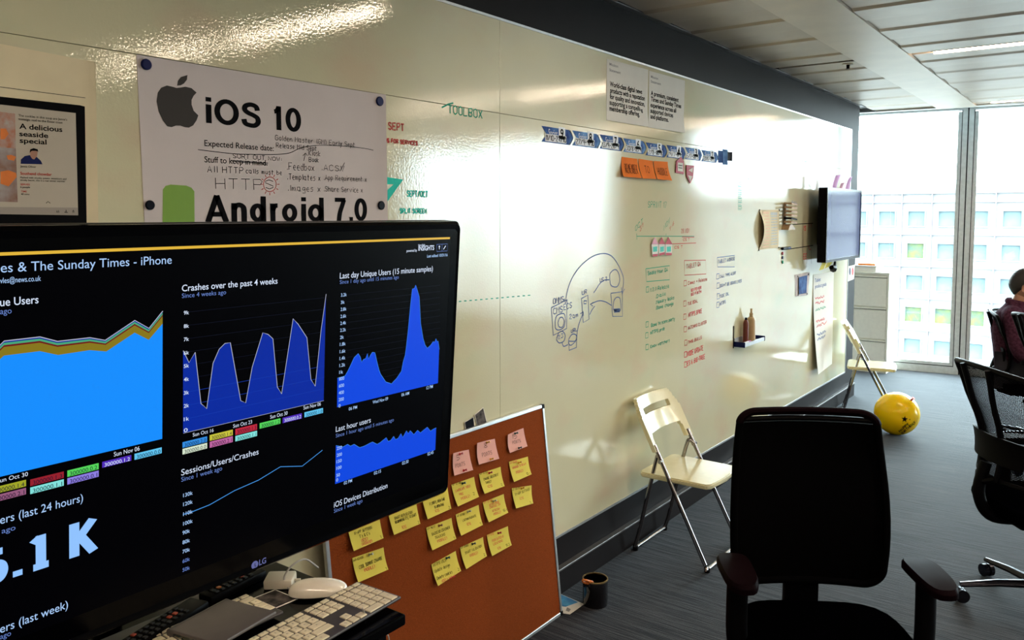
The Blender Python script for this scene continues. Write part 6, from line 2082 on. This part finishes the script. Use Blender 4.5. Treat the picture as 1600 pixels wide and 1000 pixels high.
# local: +x forward, y left; seat at z .47
H_ = [(-.05, 0, .56, (.15, .12)), (-.075, 0, .70, (.12, .09)), (-.085, 0, .84, (.12, .09)), (-.075, 0, .945, (.09, .075)), (-.055, 0, 1.01, .052), (-.035, 0, 1.06, .055), (-.020, 0, 1.10, .06)]
pts = list(H_)
edg = [(i, i + 1) for i in range(6)]
def chain(start, P):
    prev = start
    for p in P:
        pts.append(p)
        edg.append((prev, len(pts) - 1))
        prev = len(pts) - 1
    return prev
for sg in (-1, 1):
    h_ = chain(3, [(-.07, sg * .165, .930, .042), (-.055, sg * .205, .86, .040), (-.020, sg * .230, .725, .034), (.03, sg * .222, .668, .030), (.12, sg * .195, .655, .028), (.225, sg * .148, .664, .027), (.275, sg * .135, .665, (.035, .018)), (.32, sg * .13, .655, (.038, .016))])
    chain(0, [(-.02, sg * .10, .55, .085), (.22, sg * .13, .555, .072), (.42, sg * .14, .545, .058), (.43, sg * .14, .32, .05), (.40, sg * .14, .10, .036), (.44, sg * .14, .05, .036), (.54, sg * .15, .035, .028)])
body = skin('body', pts, edg, 'skin', man, 2)
for sg in (-1, 1):
    for k, (dy, ln) in enumerate(((-.028, .060), (-.010, .070), (.010, .068), (.027, .052))):
        skin('finger', [(.325, sg * .13 + dy, .652, .0092), (.325 + ln * .45, sg * .13 + dy * 1.1, .648, .0088), (.325 + ln * .8, sg * .13 + dy * 1.15, .632, .0080), (.325 + ln, sg * .13 + dy * 1.15, .618, .0070)], [(0, 1), (1, 2), (2, 3)], 'skin', body, 1)
    skin('thumb', [(.285, sg * (.13 - .030), .655, .0105), (.305, sg * (.13 - .055), .645, .0100), (.330, sg * (.13 - .062), .635, .0085)], [(0, 1), (1, 2)], 'skin', body, 1)
# head: shaped ellipsoid with jaw, nose, ear
def headf(a, b):
    th = a * 2 * math.pi
    ph = b * math.pi
    x, y, z = math.sin(ph) * math.cos(th), math.sin(ph) * math.sin(th), math.cos(ph)
    X = .098 * x
    Y = .076 * y
    Z = .118 * z
    if z < 0:
        Y *= 1 - .30 * (-z) ** 1.2
        X = X * (1 - .22 * -z) + .022 * -z
    if x > .80 and abs(y) < .35:
        k = (x - .80) / .20 * (1 - abs(y) / .35)
        if -.42 < z < .15: X += .024 * k * (1 - abs(z + .22) / .45 if abs(z + .22) < .45 else 0)
        if -.62 < z < -.46: X += .006 * k
    if x > .7 and .0 < z < .2 and .2 < abs(y) < .6: X -= .006
    return (X - .012, Y, Z + 1.145)
head = G().grid(headf, 40, 28).build('head', MT['skin'], man, True, world=False)
for sg in (-1, 1):
    G().lathe([(0, .004), (.010, .006), (.017, .012), (.019, .004), (.012, -.004), (0, -.004)], n=14, M=Matrix.Translation(Vector((-.018, sg * .074, 1.135))) @ Matrix.Rotation(math.radians(90 * -sg), 4, 'X') @ Matrix.Diagonal(Vector((.75, 1.5, 1, 1)))).build('ear', MT['skin'], head, True, world=False)
    G().lathe([(0, -.009), (.0065, -.0065), (.009, 0), (.0065, .0065), (0, .009)], c=(.066, sg * .029, 1.158), n=12).build('eye', MT['hair'], head, True, world=False)
G().tube([(.066, -.020, 1.080), (.076, 0, 1.081), (.066, .020, 1.080)], [.003, .005, .003], 8).build('mouth', MT['redcard'], head, True, world=False)
def hairf(a, b):
    th = a * 2 * math.pi
    x_, y_ = math.cos(th), math.sin(th)
    lim = .50 + .20 * max(0, -x_) - .13 * max(0, x_)
    p = Vector(headf(a, b * lim * 1.0)) - Vector((-.012, 0, 1.145))
    p = p * (1.075 if b < .98 else 1.0) + Vector((-.012, 0, 1.150))
    p += Vector((R.uniform(-.001, .001), R.uniform(-.001, .001), R.uniform(-.001, .001)))
    return p
G().grid(hairf, 40, 16, .004, (0, 0, 1)).build('hair', MT['hair'], head, True, world=False)
SEC = [(.50, -.045, .135, .165), (.58, -.052, .132, .168), (.70, -.072, .125, .160), (.84, -.085, .132, .185), (.92, -.083, .122, .195), (.965, -.078, .100, .165), (1.0, -.068, .078, .105), (1.035, -.058, .062, .068)]


def shirtf(a, b):
    q = b * (len(SEC) - 1)
    i = min(len(SEC) - 2, int(q))
    f_ = q - i
    f_ = f_ * f_ * (3 - 2 * f_) * .5 + f_ * .5
    z, cx_, rx, ry = [SEC[i][k] * (1 - f_) + SEC[i + 1][k] * f_ for k in range(4)]
    th = a * 2 * math.pi
    return (cx_ + rx * math.copysign(abs(math.cos(th)) ** .85, math.cos(th)), ry * math.copysign(abs(math.sin(th)) ** .85, math.sin(th)), z)


g = G().grid(shirtf, 36, 28)
for sg in (-1, 1):
    P_ = spline([(-.080, sg * .10, .945), (-.075, sg * .165, .935), (-.060, sg * .205, .875), (-.025, sg * .232, .73), (.03, sg * .225, .668), (.12, sg * .195, .655), (.232, sg * .145, .664)], 5)
    n_ = len(P_)
    g.tube(P_, [.074 - .036 * (k / (n_ - 1)) ** .9 for k in range(n_)], 16)
sh = g.build('shirt', MT['shirt'], man, True, world=False)
cl = G()
cl.tube([(-.058 + .062 * math.cos(a), .066 * math.sin(a), 1.030 - .012 * math.cos(a)) for a in [k * math.pi / 12 for k in range(24)]], .014, 8, closed=True, flat=1.5)
cl.build('collar', MT['shirt'], sh, True, world=False)
P_ = [(-.05, 0, .545, (.17, .13))]
e_ = []
for sg in (-1, 1):
    k = len(P_)
    P_ += [(-.02, sg * .10, .555, .095), (.22, sg * .13, .56, .082), (.425, sg * .14, .548, .070), (.432, sg * .14, .32, .062), (.402, sg * .14, .12, .056)]
    e_ += [(0, k), (k, k + 1), (k + 1, k + 2), (k + 2, k + 3), (k + 3, k + 4)]
skin('trousers', P_, e_, 'trouser', man, 2)
for sg in (-1, 1): skin('shoe', [(.39, sg * .14, .06, .044), (.46, sg * .145, .042, .042), (.55, sg * .15, .034, .032)], [(0, 1), (1, 2)], 'blackpl', man, 1)
